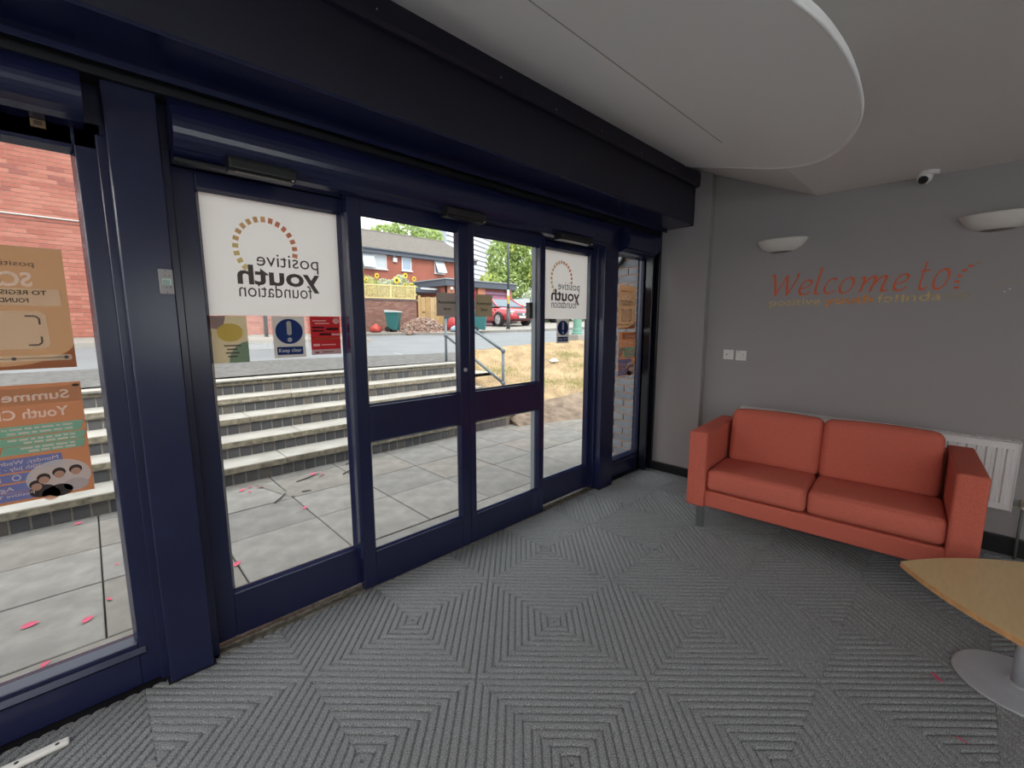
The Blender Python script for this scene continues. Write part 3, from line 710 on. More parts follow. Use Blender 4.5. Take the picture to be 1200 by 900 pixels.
pr = [(.040*math.sin(PI*k/14), .040*math.cos(PI*k/14)) for k in range(15)]; pr[0] = (.0005, pr[0][1]); pr[-1] = (.0005, pr[-1][1])
ball.lathe(pr, (3.975, .278, 2.394), 24); obj('eyeball', ball, WHITEP, t, smooth=True)
aim = Vector((-.62, .12, -.42)).normalized(); c0 = Vector((3.975, .278, 2.394))
obj('lens_ring', MB().tube([c0+aim*.028, c0+aim*.041, c0+aim*.0415], [.026, .024, .02], 20), BLACKP, t)
obj('lens', MB().tube([c0+aim*.040, c0+aim*.0425, c0+aim*.0435], [.014, .012, .004], 16), mat('camera_lens_glass', (.02, .02, .03), .08), t)
def plate(yc, zc, label):
    t = thing('dimmer_switch', (4.1, yc, zc-.043), label, 'switch'); s_ = .043
    obj('faceplate', MB().box(4.089, 4.1, yc-s_, yc+s_, zc-s_, zc+s_), WHITEP, t, bevel=.003)
    return t
t = plate(1.448, 1.190, 'white wall switch plate nearer the pier above the sofa arm')
obj('toggle', MB().box(4.084, 4.09, 1.43, 1.452, 1.175, 1.205), WHITEP, t, bevel=.002); obj('key_slot', MB().lathe([(0, 0), (.008, 0), (.008, .003), (0, .003)], (4.0865, 1.462, 1.19), 14, 'x'), mat('switch_grey', (.35, .33, .32), .4), t)
t = plate(1.343, 1.186, 'white thermostat plate with a round dial, second from the pier')
obj('dial', MB().lathe([(0, 0), (.021, 0), (.024, .006), (0, .006)], (4.083, 1.340, 1.186), 24, 'x'), WHITEP, t); obj('dial_mark', MB().box(4.0825, 4.0835, 1.353, 1.373, 1.217, 1.221), BLACKP, t)

# ------------------------------------------------------------------ wall lettering
T_OR = mat('orange_vinyl', (.60, .10, .03), .6, noise=(60, .1)); T_TAN = mat('tan_vinyl', (.52, .35, .15), .6, noise=(50, .25)); T_OR3 = mat('amber_vinyl', (.60, .21, .04), .6, noise=(40, .25)); T_FADE = mat('faded_vinyl', (.34, .26, .17), .7, noise=(30, .15))
let = thing('wall_lettering', (4.0985, .6, 1.58), 'orange welcome lettering with peeling yellow line on the grey wall', 'wall lettering')
def pen(strokes, y0, y1, z0, h, m, slant=.12, nib=.15, ang=35, slope=0.0):
    """broad-nib calligraphy: each stroke is a list of control points in letter units"""
    S = [catmull(s_, 8) if len(s_) > 2 else s_ for s_ in strokes]
    S = [[(x+slant*z, z) for x, z in s_] for s_ in S]
    xs = [p[0] for s_ in S for p in s_]; e_ = math.cos(math.radians(ang))*nib/2; a, b = min(xs)-e_, max(xs)+e_
    sx = (y1-y0)/(b-a)
    mb = MB(); nx, nz = math.cos(math.radians(ang))*nib/2, math.sin(math.radians(ang))*nib/2; k_ = .04
    dx_ = [4.0988]
    F = lambda x, z: (dx_[0], y0+(x-a)*sx, z0+z*h)
    for s_ in S:
        for p, q in zip(s_[:-1], s_[1:]):
            d = Vector((q[0]-p[0], q[1]-p[1]));
            if d.length < 1e-6: continue
            e = Vector((-d.y, d.x)).normalized()*k_
            dx_[0] -= 8e-6
            mb.quad(F(p[0]-nx, p[1]-nz), F(p[0]+nx, p[1]+nz), F(q[0]+nx, q[1]+nz), F(q[0]-nx, q[1]-nz))
            dx_[0] -= 8e-6
            mb.quad(F(p[0]-e.x, p[1]-e.y), F(p[0]+e.x, p[1]+e.y), F(q[0]+e.x, q[1]+e.y), F(q[0]-e.x, q[1]-e.y))
    return obj('letter', mb, m, let, recalc=False)
GL = {
 'W': [[(-.12, 1.42), (.0, 1.50), (.12, 1.44)], [(.08, 1.47), (.25, .75), (.36, .02)], [(.36, .02), (.62, .8), (.82, 1.42)], [(.82, 1.42), (.92, .75), (1.02, .02)], [(1.02, .02), (1.30, .8), (1.42, 1.3), (1.38, 1.5)]],
 'e': [[(.10, .42), (.40, .50), (.62, .70), (.60, .90), (.42, 1.0), (.18, .82), (.06, .45), (.12, .12), (.32, .0), (.52, .08), (.66, .22)]],
 'l': [[(.12, 1.75), (.06, .9), (.04, .25), (.10, .02), (.26, .04)], [(.02, 1.70), (.12, 1.75)]],
 'c': [[(.62, .86), (.52, .97), (.40, 1.0), (.18, .82), (.06, .45), (.12, .12), (.32, .0), (.52, .08), (.66, .22)]],
 'o': [[(.46, 1.0), (.20, .85), (.05, .48), (.12, .10), (.34, .0), (.60, .20), (.72, .58), (.64, .90), (.46, 1.0)]],
 'm': [[(.0, .86), (.12, .96), (.13, .6), (.08, .0)], [(.10, .35), (.30, .80), (.50, .98), (.58, .80), (.52, .35), (.50, .0)], [(.52, .35), (.72, .80), (.92, .98), (1.0, .80), (.94, .35), (.95, .06), (1.06, .02), (1.18, .12)]],
 't': [[(.20, 1.42), (.12, .7), (.08, .25), (.16, .02), (.34, .04), (.50, .14)], [(.0, .95), (.45, .98)]],
}
def ry(a, b): return -a, -b
XH = .112
for ch, ya, yb, sc_ in (('W', 1.165, .955, 1.0), ('e', .955, .862, 1), ('l', .850, .800, 1), ('c', .790, .705, 1), ('o', .695, .600, 1), ('m', .575, .402, 1), ('e', .385, .300, 1), ('t', .252, .198, 1.0), ('o', .185, .103, 1.0)):
    big = 1.16 if ch in 't' or (ch == 'o' and ya < .3) else 1.0
    pen(GL[ch], ya, yb, 1.688 + .004*(1.165-ya), XH*big, T_OR)
Y_ = 4.0982
lettering(let, 'positive', T_TAN, 1.150, .800, 1.607, .082, Y_, plane='x', zmax=1.665, slope=.004, offset=.004)
lettering(let, 'youth', T_OR3, .775, .485, 1.609, .082, Y_, plane='x', zmax=1.668, offset=.018, slope=.006)
lettering(let, 'fo', T_TAN, .460, .378, 1.613, .086, Y_, plane='x', zmax=1.674, slope=.002, offset=.004)
for yy in (.356, .322): obj('letter_stem', MB().add([(Y_, yy+.007, 1.614), (Y_, yy-.007, 1.614), (Y_, yy-.007, 1.664), (Y_, yy+.007, 1.664)], [(0, 1, 2, 3)]), T_TAN, let, recalc=False)
lettering(let, 'nda', T_TAN, .305, .130, 1.616, .084, Y_, plane='x', slope=.004, zmax=1.69, offset=.004)
lettering(let, 'tion', T_FADE, .115, .0, 1.620, .084, Y_, plane='x', slope=.004, zmax=1.69, offset=.004)
for k in range(6):
    a = math.radians(188 - k*16); cy_, cz_, R_ = -.055, 1.715, .125
    obj('ring_dash', MB().add([(4.0982, cy_ - (R_*math.cos(a)+dx_)*1.0, cz_ + R_*math.sin(a)*1.1+dz_) for dx_, dz_ in ((-.013, -.007), (.011, -.008), (.013, .006), (-.011, .008))], [(0, 1, 2, 3)]), T_OR if k < 5 else T_FADE, let, recalc=False)
for yy, zz, r_ in ((-.10, 1.70, .010), (-.125, 1.715, .012), (-.145, 1.66, .006), (-.165, 1.675, .006), (-.17, 1.72, .010)):
    obj('peeled_flake', MB().add([(4.0982, yy+r_, zz), (4.0982, yy-.3*r_, zz+.6*r_), (4.0982, yy-r_, zz-.2*r_), (4.0982, yy, zz-.6*r_)], [(0, 1, 2, 3)]), T_FADE if r_ > .008 else WHITEP, let, recalc=False)

# ------------------------------------------------------------------ small things on the carpet
PETAL = mat('pink_petal', (.58, .06, .13), .55)
PETAL_L = [('pink petal on the carpet beside the silver table foot', 2.404, -.061, .028, .6, 0), ('small pink petal on the carpet nearest the picture bottom', 2.089, -.137, .018, 1.2, 0)]
def petal(x, y, z, s_, rz, label, group=None):
    t = tag(None or obj('petal', MB().add([(s_*a, s_*b, s_*c) for a, b, c in ((-1, 0, .12), (-.5, .42, .30), (.15, .46, .34), (.8, .2, .2), (1, 0, .12), (.8, -.22, .16), (.1, -.4, .05), (-.55, -.34, .04), (.1, .02, .06))],
        [(0, 8, 1), (1, 8, 2), (2, 8, 3), (3, 8, 4), (4, 8, 5), (5, 8, 6), (6, 8, 7), (7, 8, 0)]), PETAL, local=True, loc=(x, y, z), smooth=True), label, 'petal', group)
    t.rotation_euler = (0, 0, rz); return t
for lb, x, y, s_, rz, z in PETAL_L: petal(x, y, z+.001, s_, rz, lb)
t = thing('plastic_strip', (-.32, 2.058, 0), 'off white plastic strip with screw holes lying on carpet below left window', 'strip')
obj('bar', MB().rbox((-.33, 2.058, .008), (.30, .034, .016), .007, 3), WHITEP, t, smooth=True)
for x in (-.21, -.305, -.42): obj('screw_hole', MB().lathe([(0, 0), (.006, 0), (.006, .001), (0, .001)], (x, 2.056, .0160), 12), BLACKP, t)

# ------------------------------------------------------------------ unseen ceiling panels added as fill light (behind the camera), and rear windows
FILL_EMIT = mat('ceiling_light_diffuser', (1, .96, .90), .5, emit=FILL_LIGHT)
for k, (x, y) in enumerate(((-2.9, .9), (-1.6, .1), (-2.9, -.9), (-1.5, -1.6), (-1.5, -3.2), (-2.9, -2.6))):
    t = thing('ceiling_light', (x, y, 2.405), ['square white ceiling light panel behind the photographer, nearest the front by left wall', 'square white ceiling light panel behind the photographer, nearest the ceiling bulkhead', 'square white ceiling light panel behind the photographer, second from front by left wall', 'square white ceiling light panel behind the photographer, middle of the right hand row', 'square white ceiling light panel behind the photographer, rearmost of the right hand row', 'square white ceiling light panel behind the photographer, rearmost by the left wall'][k], 'ceiling light', 'square ceiling light panels')
    obj('frame', MB().box(x-.31, x+.31, y-.31, y+.31, 2.412, 2.43), WHITEP, t); obj('diffuser', MB().box(x-.29, x+.29, y-.29, y+.29, 2.405, 2.413), FILL_EMIT, t)
for k, (a, b) in enumerate(((-3.4, -.4), (.4, 3.4))):
    w = thing('window_%d' % (5+k), ((a+b)/2, RY0, .9), kind='structure')
    fr = MB(); fr.box(a, b, RY0-.12, RY0-.06, .9, .96); fr.box(a, b, RY0-.12, RY0-.06, 2.09, 2.15); fr.box(a, a+.06, RY0-.12, RY0-.06, .96, 2.09); fr.box(b-.06, b, RY0-.12, RY0-.06, .96, 2.09); fr.box((a+b)/2-.03, (a+b)/2+.03, RY0-.12, RY0-.06, .96, 2.09)
    obj('window_frame', fr, WHITEP, w); obj('pane', MB().box(a+.06, b-.06, RY0-.095, RY0-.089, .96, 2.09), GLASS, w)

for k, (a, b) in enumerate(((-4.2, -1.6), (-1.2, 1.5))):  # unseen left wall windows, added so daylight brightens the right wall
    w = thing('window_%d' % (7+k), (-4.1, (a+b)/2, .8), kind='structure'); fr = MB()
    for p0, p1, q0, q1 in ((a, b, .8, .86), (a, b, 2.19, 2.25), (a, a+.06, .86, 2.19), (b-.06, b, .86, 2.19), ((a+b)/2-.03, (a+b)/2+.03, .86, 2.19)): fr.box(-4.14, -4.08, p0, p1, q0, q1)
    obj('window_frame', fr, WHITEP, w); obj('pane', MB().box(-4.115, -4.109, a+.06, b-.06, .86, 2.19), GLASS, w)
# ------------------------------------------------------------------ outside: ground heights
ALB = .60
CP = np.array([(-8,5.8,.825),(0,5.8,.825),(4.4,5.8,.825),(-8,7.4,.90),(0,7.4,.90),(4.4,7.4,.86),(-8,11.4,1.13),(-1,11.4,1.13),(3,11.4,1.10),(5,11.4,1.06),(7.84,16.2,.97),(10.5,14.3,1.0),(13.2,12.4,1.13),
  (6.1,7.4,.84),(7.9,7.0,.95),(9.1,6.6,.99),(9.1,16.4,1.06),(11.1,13.2,1.08),(15.1,16.2,1.27),(19.4,16.3,1.44),(19,19.6,1.32),(14,20,1.25),(13,26,1.3),(20,26,1.4),(5,18,1.0),(-8,20,1.2),(14,6,1.1),(20,8,1.3),(30,10,1.6),(30,26,1.7),(12,4,1.0),(20,3,1.3)])
_d = np.hypot(CP[:, None, 0]-CP[None, :, 0], CP[:, None, 1]-CP[None, :, 1])
_n = len(CP); _A = np.zeros((_n+3, _n+3)); _A[:_n, :_n] = _d; _A[:_n, _n] = 1; _A[:_n, _n+1:] = CP[:, :2]; _A[_n, :_n] = 1; _A[_n+1:, :_n] = CP[:, :2].T
_w = np.linalg.solve(_A, np.concatenate([CP[:, 2], np.zeros(3)]))
def gz(x, y): return float(_w[:_n] @ np.hypot(CP[:, 0]-x, CP[:, 1]-y) + _w[_n] + _w[_n+1]*x + _w[_n+2]*y)
def patch(name, poly, m, dz=0., step=.8, thick=.0, kind='structure'):
    """a piece of ground that follows the terrain, cut to an outline"""
    xs = [p[0] for p in poly]; ys = [p[1] for p in poly]
    bm = bmesh.new()
    nx, ny = int((max(xs)-min(xs))/step)+1, int((max(ys)-min(ys))/step)+1
    # subdivided by clipping grid cells against the convex outline
    mb = MB()
    def inside(ps):
        for i in range(len(poly)):
            a, b = poly[i], poly[(i+1) % len(poly)]; out = []
            for j in range(len(ps)):
                p, q = ps[j], ps[(j+1) % len(ps)]
                dp_ = (b[0]-a[0])*(p[1]-a[1])-(b[1]-a[1])*(p[0]-a[0]); dq_ = (b[0]-a[0])*(q[1]-a[1])-(b[1]-a[1])*(q[0]-a[0])
                if dp_ >= 0: out.append(p)
                if (dp_ >= 0) != (dq_ >= 0):
                    t_ = dp_/(dp_-dq_); out.append((p[0]+t_*(q[0]-p[0]), p[1]+t_*(q[1]-p[1])))
            ps = out
            if len(ps) < 3: return []
        return ps
    for i in range(nx):
        for j in range(ny):
            x0, y0 = min(xs)+i*step, min(ys)+j*step
            ps = inside([(x0, y0), (x0+step, y0), (x0+step, y0+step), (x0, y0+step)])
            if ps: mb.poly([(p[0], p[1], gz(*p)+dz) for p in ps])
    if thick:
        k = len(poly)
        for i in range(k):
            a, b = poly[i], poly[(i+1) % k]; m_ = max(1, int(math.hypot(b[0]-a[0], b[1]-a[1])/step))
            for q in range(m_):
                p0 = (a[0]+(b[0]-a[0])*q/m_, a[1]+(b[1]-a[1])*q/m_); p1 = (a[0]+(b[0]-a[0])*(q+1)/m_, a[1]+(b[1]-a[1])*(q+1)/m_)
                mb.quad((*p0, gz(*p0)+dz), (*p1, gz(*p1)+dz), (*p1, gz(*p1)+dz-thick), (*p0, gz(*p0)+dz-thick))
    bm.free()
    o = obj(name, mb, m, recalc=False)
    return tag(o, kind=kind)
ASPH = mat('pale_worn_asphalt', (.30, .31, .325), .9, noise=(1.2, .10), bump=.3, bscale=60, spec=.2)
ASPH2 = mat('rough_grey_tarmac', (.205, .20, .195), .95, noise=(14, .28), bump=.6, bscale=70, spec=.1)
CONC = mat('pale_concrete', (.42, .39, .355), .9, noise=(3, .12), bump=.3, bscale=50, spec=.2)
GRND = mat('dry_earth', (.30, .21, .145), 1, noise=(5, .3), bump=.5, bscale=25, spec=.1)
patch('road', [(-14, 5.75), (4.45, 5.75), (4.45, 40), (-14, 40)], ASPH, -.02, 1.0)
patch('road', [(4.45, 7.46), (34, 4.5), (34, 40), (4.45, 40)], ASPH, -.02, 1.0)
patch('pavement', [(-14, 5.99), (4.75, 5.99), (5.95, 7.5), (-14, 7.3)], ASPH2, .002, .6)
patch('pavement', [(-14, 10.45), (5.2, 10.45), (5.2, 11.45), (-14, 11.45)], CONC, .06, .8, .1)
patch('forecourt', [(7.5, 16.55), (10.6, 14.45), (13.4, 12.6), (24, 8.8), (34, 12), (34, 30), (6.6, 30), (6.4, 17.6)], CONC, .07, 1.0, .12)
# kerb stones along the far side of the road
KERB = mat('kerb_concrete', (.30, .28, .26), .9, noise=(9, .2), bump=.3, bscale=40)
kb = thing('far_kerb', (10.5, 14.4, gz(10.5, 14.4)), 'pale concrete kerb along the far side of the road', 'kerb')
pts = [(6.3, 17.5), (7.5, 16.5), (10.6, 14.4), (13.4, 12.55), (24, 8.75)]
for (a, b) in zip(pts[:-1], pts[1:]):
    L_ = math.hypot(b[0]-a[0], b[1]-a[1]); m_ = int(L_/.915); dx, dy = (b[0]-a[0])/L_, (b[1]-a[1])/L_
    for k in range(m_):
        s0, s1 = k*L_/m_+.004, (k+1)*L_/m_-.004; p = []
        for s_, w_ in ((s0, -.07), (s1, -.07), (s1, .06), (s0, .06)): p.append((a[0]+dx*s_-dy*w_, a[1]+dy*s_+dx*w_))
        z = [gz(*q)+.08 for q in p]
        obj('kerb_stone', MB().add([(q[0], q[1], t_-.22) for q, t_ in zip(p, z)]+[(q[0], q[1], t_) for q, t_ in zip(p, z)], [(3,2,1,0),(4,5,6,7),(0,1,5,4),(1,2,6,5),(2,3,7,6),(3,0,4,7)]), KERB, kb)

# ------------------------------------------------------------------ patio slabs
SLABS = [mat('paving_slab_%s' % k, c, .9, noise=(7, .20), bump=.4, bscale=70, detail=9, spec=.2, coords='Object', dark=(1.7, .62, tuple(v*.72 for v in c))) for k, c in (('warm', (.345, .315, .28)), ('pale', (.385, .36, .33)), ('cool', (.325, .305, .285)))]
pat = tag(obj('patio', MB().box(-4.5, 13, 2.36, 5.9, -.35, -.055), mat('joint_sand', (.16, .14, .12), 1)), kind='structure')
rs = random.Random(3); _sm = {}
def slab(x0, x1, y0, y1, dz=0.):
    k = rs.randrange(3); key = (round(x1-x0, 3), round(y1-y0, 3), k)
    if key not in _sm:
        w_, h_ = (x1-x0)/2-.004, (y1-y0)/2-.004
        mb = MB().add([(-w_, -h_, -.05), (w_, -h_, -.05), (w_, h_, -.05), (-w_, h_, -.05), (-w_, -h_, -.004), (w_, -h_, -.004), (w_, h_, -.004), (-w_, h_, -.004), (-w_+.005, -h_+.005, 0), (w_-.005, -h_+.005, 0), (w_-.005, h_-.005, 0), (-w_+.005, h_-.005, 0)],
            [(0,1,5,4),(1,2,6,5),(2,3,7,6),(3,0,4,7),(4,5,9,8),(5,6,10,9),(6,7,11,10),(7,4,8,11),(8,9,10,11)])
        _sm[key] = mesh_of(mb, 'paving_slab', SLABS[k])
    inst('paving_slab', _sm[key], pat, ((x0+x1)/2, (y0+y1)/2, -.012+dz), (rs.uniform(-.004, .004), rs.uniform(-.004, .004), 0))
rows = [2.36, 2.69, 3.33, 3.87, 4.42, 4.97, 5.5]
for j in range(len(rows)-1):
    x = -4.3 + (.31 if j == 4 else 0)
    if j == 0: xs_ = [-4.3+.91*k for k in range(20)]
    else: xs_ = [-.07-.605*7+.605*k + (.0 if j % 2 else .0) for k in range(26)]
    for a, b in zip(xs_[:-1], xs_[1:]):
        if a > 9.4 or (rows[j] > 4.5 and a < 4.1): continue
        slab(a, b, rows[j], rows[j+1], rs.uniform(-.003, .002))
tag(obj('patio_repair', MB().poly([(1.12, 3.90, -.0085), (1.17, 3.88, -.0085), (1.06, 4.40, -.0085), (.98, 4.40, -.0085)]), mat('mortar_repair', (.32, .29, .25), .95, noise=(20, .2))), kind='structure')

# ------------------------------------------------------------------ entrance steps: blue brick risers under concrete treads
RB = [mat('engineering_brick_%s' % k, c, .65, noise=(9, .22), bump=.15, bscale=90) for k, c in (('slate', (0.123, 0.121, 0.130)), ('dark', (0.091, 0.091, 0.102)), ('brown', (0.166, 0.149, 0.137)))]
TRD = mat('concrete_tread', (.58, .54, .49), .9, noise=(5, .14), bump=.3, bscale=70, spec=.2)
NOS = mat('lichen_stained_nosing', (.34, .30, .225), .95, noise=(22, .45), bump=.5, bscale=90, spec=.1)
MORT = mat('grey_mortar', (.50, .45, .40), 1, noise=(30, .2))
SX0, SX1, SY0, RIS, TD = -4.2, 4.36, 4.55, .165, .315
st = thing('entrance_steps', (0, SY0, -.05), 'five blue brick steps with concrete treads rising to the road', 'steps', kind='structure')
st['label'] = 'five blue brick steps with concrete treads rising to the road'
del st['category']
core = MB()
for k in range(5): core.box(SX0, SX1-.02, SY0+TD*k+.007, SY0+TD*5+.2, -.03+RIS*k, RIS*(k+1)-.055)
obj('core', core, MORT, st)
bw = .105; _bm = [mesh_of(MB().box(-bw/2+.006, bw/2-.006, 0, .06, 0, RIS-.066), 'riser_brick', RB[k], bevel=.003) for k in range(3)]
_bj = mesh_of(MB().box(-bw/2+.006, bw/2-.006, 0, .06, 0, RIS-.066), 'riser_brick', RB[0])
rest = MB(); cnt = 0
for k in range(5):
    for i in range(int((SX1-SX0)/bw)):
        x = SX0 + bw*(i+.5) + (.03 if k % 2 else 0); y = SY0+TD*k + rs.uniform(-.003, .003); z = -.012+RIS*k
        if -1.0 < x < SX1 - .05 and cnt < 285 and x < [4.4, 4.4, 4.4, 4.4, 4.4][k]:
            inst('riser_brick', _bm[rs.choice((0, 0, 1, 1, 2))], st, (x, y, z)); cnt += 1
        else: rest.box(x-bw/2+.006, x+bw/2-.006, y, y+.05, z, z+RIS-.066)
tag(obj('riser_bricks', rest, RB[0], st), kind='stuff')
for k in range(5):
    x = SX0 + (.25, .5, .1, .62, .35)[k]; e = [SX0, x]
    while e[-1] < SX1-.5: e.append(e[-1]+1.05)
    e.append(SX1)
    for a, b in zip(e[:-1], e[1:]):
        z1 = RIS*(k+1)-.005; y0 = SY0+TD*k-.028; dz = rs.uniform(-.003, .003)
        tr = obj('tread_slab', MB().box(a+.003, b-.003, y0+.012, SY0+TD*(k+1)+(.02 if k < 4 else .12), z1-.052+dz, z1+dz), TRD, st, bevel=.004)
        obj('worn_nosing', MB().box(a+.003, b-.003, y0, y0+.014, z1-.054+dz, z1-.006+dz), NOS, tr)
obj('end_wall', MB().prism([(SY0, -.05), (SY0, .11), (SY0+TD, .11), (SY0+TD, .275), (SY0+2*TD, .275), (SY0+2*TD, .44), (SY0+3*TD, .44), (SY0+3*TD, .605), (SY0+4*TD, .605), (SY0+4*TD, .77), (SY0+5*TD+.2, .77), (SY0+5*TD+.2, -.05)], 'x', SX1-.02, SX1), CONC, st)

# handrail
RAIL = mat('galvanised_blue_grey_tube', (.17, .205, .235), .42, metal=.4, noise=(25, .15))
hr = thing('handrail', (4.30, 5.2, 0), 'blue grey tubular handrail at the right end of the steps', 'handrail')
R_ = .021; HX = 4.30
obj('post', MB().tube([(HX, 6.02, .78), (HX, 6.02, 1.58)], R_, 14), RAIL, hr, smooth=True)
obj('post', MB().tube([(HX, 4.62, .14), (HX, 4.62, 1.07)], R_, 14), RAIL, hr, smooth=True)
obj('top_rail', MB().tube([(HX, 6.02, 1.58), (HX, 5.80, 1.585), (HX, 5.74, 1.57), (HX, 4.62, 1.07)], R_, 14), RAIL, hr, smooth=True)
obj('middle_rail', MB().tube([(HX, 6.02, 1.265), (HX, 4.62, .60)], R_, 14), RAIL, hr, smooth=True)
for y, z in ((6.02, 1.58), (6.02, 1.265), (4.62, 1.07), (4.62, .60)):
    obj('ball_joint', MB().lathe([(.001, -.036), (.022, -.030), (.034, -.010), (.034, .010), (.022, .030), (.001, .036)], (HX, y, z), 14), RAIL, hr, smooth=True)
for y, z in ((6.02, .82), (4.62, .16)): obj('base_flange', MB().lathe([(.045, -.02), (.045, .006), (.024, .012), (.024, .0)], (HX, y, z), 16), RAIL, hr)

# ------------------------------------------------------------------ dry grass bank
BANK = mat('dry_grass_soil', (.50, .36, .22), 1, noise=(3.2, .30), bump=.7, bscale=30, spec=.05, dark=(1.3, .66, (.30, .28, .13)))
def bank_x0(y): return 4.37 if y < 5.7 else 4.37 + (y-5.7)*.85
def bank_z(x, y):
    """height of the bank between the patio edge and the road"""
    yb = 4.35 - .32*max(0, x-4.4) if x < 9 else 2.88
    yt = 7.5 - .10*max(0, x-4.4)
    t_ = min(1, max(0, (y-yb)/(yt-yb))); zt = gz(x, yt)+.03
    return -.02 + zt*(t_**.85*(1-.25*(1-t_))) + .03*math.sin(3*x+1.7*y)*t_*(1-t_)*4
gb = MB(); NX, NY = 40, 26; vs = []; fs = []
for i in range(NX+1):
    x = 4.36 + (15-4.36)*i/NX
    yb = 4.35 - .32*max(0, x-4.4) if x < 9 else 2.88
    yt = 7.75 - .10*max(0, x-4.4)
    for j in range(NY+1):
        y = yb + (yt-yb)*j/NY; xx = x + (bank_x0(y)-4.36)*(1-i/NX); vs.append((xx, y, bank_z(xx, y) + random.uniform(-.012, .012)))
fs = [(i*(NY+1)+j, (i+1)*(NY+1)+j, (i+1)*(NY+1)+j+1, i*(NY+1)+j+1) for i in range(NX) for j in range(NY)]
bank = tag(obj('grass_bank', gb.add(vs, fs), BANK, smooth=True, recalc=False), kind='structure')
def blades(name, m, n, seed, hmin, hmax, wd, region):
    rr = np.random.RandomState(seed); V = []; F = []
    for k in range(n):
        x, y = region(rr); z = bank_z(x, y)-.01; a = rr.uniform(0, 2*PI); h_ = rr.uniform(hmin, hmax); l = rr.uniform(.0, .7)*h_*1.6; b = rr.uniform(0, 2*PI)
        dx, dy = math.cos(a)*wd, math.sin(a)*wd; i = len(V)
        V += [(x-dx, y-dy, z), (x+dx, y+dy, z), (x+math.cos(b)*l, y+math.sin(b)*l, z+h_)]; F.append((i, i+1, i+2))
    return obj(name, MB().add(V, F), m, recalc=False)
def reg(rr):
    x = 4.45 + (13.5-4.45)*rr.rand()**1.3; t_ = rr.uniform(.16, 1)**.8; yb = 4.35 - .32*max(0, x-4.4) if x < 9 else 2.88; yt = 7.6 - .10*max(0, x-4.4)
    y = yb+(yt-yb)*t_
    return max(x, bank_x0(y)+.05+.3*rr.rand()), y
def reg2(rr):
    cs = [(6.0, 5.3), (6.7, 5.0), (7.4, 5.6), (5.6, 6.2), (7.9, 6.3)]; c_ = cs[rr.randint(5)]
    return c_[0]+rr.normal()*.28, c_[1]+rr.normal()*.18
DRY = film('straw_blades', (.95, .72, .40), .3); GRN_ = film('green_blades', (.42, .44, .15), .3)
EARTH = mat('bare_brown_earth', (.33, .25, .19), 1, noise=(6, .35), bump=.8, bscale=22, spec=.05, dark=(4, .6, (.20, .15, .11)))
vs = []; NE = 44
for i in range(NE+1):
    x = 4.37 + (12-4.37)*i/NE; yb = 4.35 - .32*max(0, x-4.4) if x < 9 else 2.88
    for j in range(6):
        y = yb - .02 + j*(.17 + .035*math.sin(2.3*x) + .02*math.sin(5.1*x)); vs.append((x, y, bank_z(x, y) + (.016 if 0 < j < 5 else -.004) + random.uniform(-.006, .012)*(0 < j < 5)))
tag(obj('earth_border', MB().add(vs, [(i*6+j, (i+1)*6+j, (i+1)*6+j+1, i*6+j+1) for i in range(NE) for j in range(5)]), EARTH, smooth=True, recalc=False), kind='structure')
tag(blades('dry_grass', DRY, 14000, 5, .015, .055, .006, reg), 'straw coloured dry grass covering the bank right of the steps', 'grass', kind='stuff')
tag(blades('green_grass', GRN_, 2600, 6, .03, .085, .005, reg2), 'patches of greener grass on the dry bank', 'grass', kind='stuff')

# petals, twigs, leaf on the patio
for lb, x, y, s_, rz in (('pink petal on the paving, leftmost seen through the left window', -.338, 3.06, .034, .2), ('pink petal on the paving right of the centre of left window', -.133, 2.92, .030, .8),
    ('pink petal on the paving close to the slab joint in left window', -.049, 3.068, .022, 2.0), ('tiny pink petal on the paving near the right edge of left window', -.002, 3.504, .014, .4),
    ('pink petal on the paving closest to the sill of left window', -.268, 2.649, .022, .9), ('pink petal at the foot of the steps seen in left window', -.178, 4.44, .026, .1),
    ('pink petal on the paving at the lower left of the pane under the large logo', .531, 2.986, .032, .7), ('pink petal in the middle of the paving under the large logo', 1.13, 3.56, .026, .3)):
    petal(x, y, -.008, s_, rz, lb)
for k, (x, y, s_, rz) in enumerate(((.86, 4.33, .03, .3), (.93, 4.37, .025, 1.7), (1.0, 4.30, .03, 2.6), (.90, 4.25, .02, .9))): petal(x, y, -.006, s_, rz, 'one of the pink petals heaped by the foot of the bottom step', 'petals heaped by the bottom step')
for k, (x, y, s_, rz) in enumerate(((1.47, 4.33, .035, .3), (1.54, 4.27, .03, 1.7), (1.50, 4.22, .024, 2.6))): petal(x, y, -.006, s_, rz, 'one of the pink petals beside the twigs on the paving', 'petals beside the twigs')
TW = mat('dark_twig', (.035, .025, .02), .8)
for lb, a, b in (('long dark twig on the paving next to the petals', (1.28, 4.22), (1.52, 4.30)), ('dark twig lying right of the petals on the paving', (1.68, 4.12), (1.92, 4.30)), ('short dark twig nearest the bottom step', (1.83, 4.40), (1.96, 4.48)),
                 ('short dark twig in the middle of the paving below the large logo', (1.23, 3.93), (1.30, 3.90)), ('forked dark twig by the broken slab corner', (.98, 3.83), (1.12, 4.0))):
    tag(obj('twig', MB().tube([(a[0], a[1], -.004), ((a[0]+b[0])/2+.006, (a[1]+b[1])/2-.008, -.001), (b[0], b[1], -.003)], [.005, .006, .003], 6), TW, smooth=True), lb, 'twig')

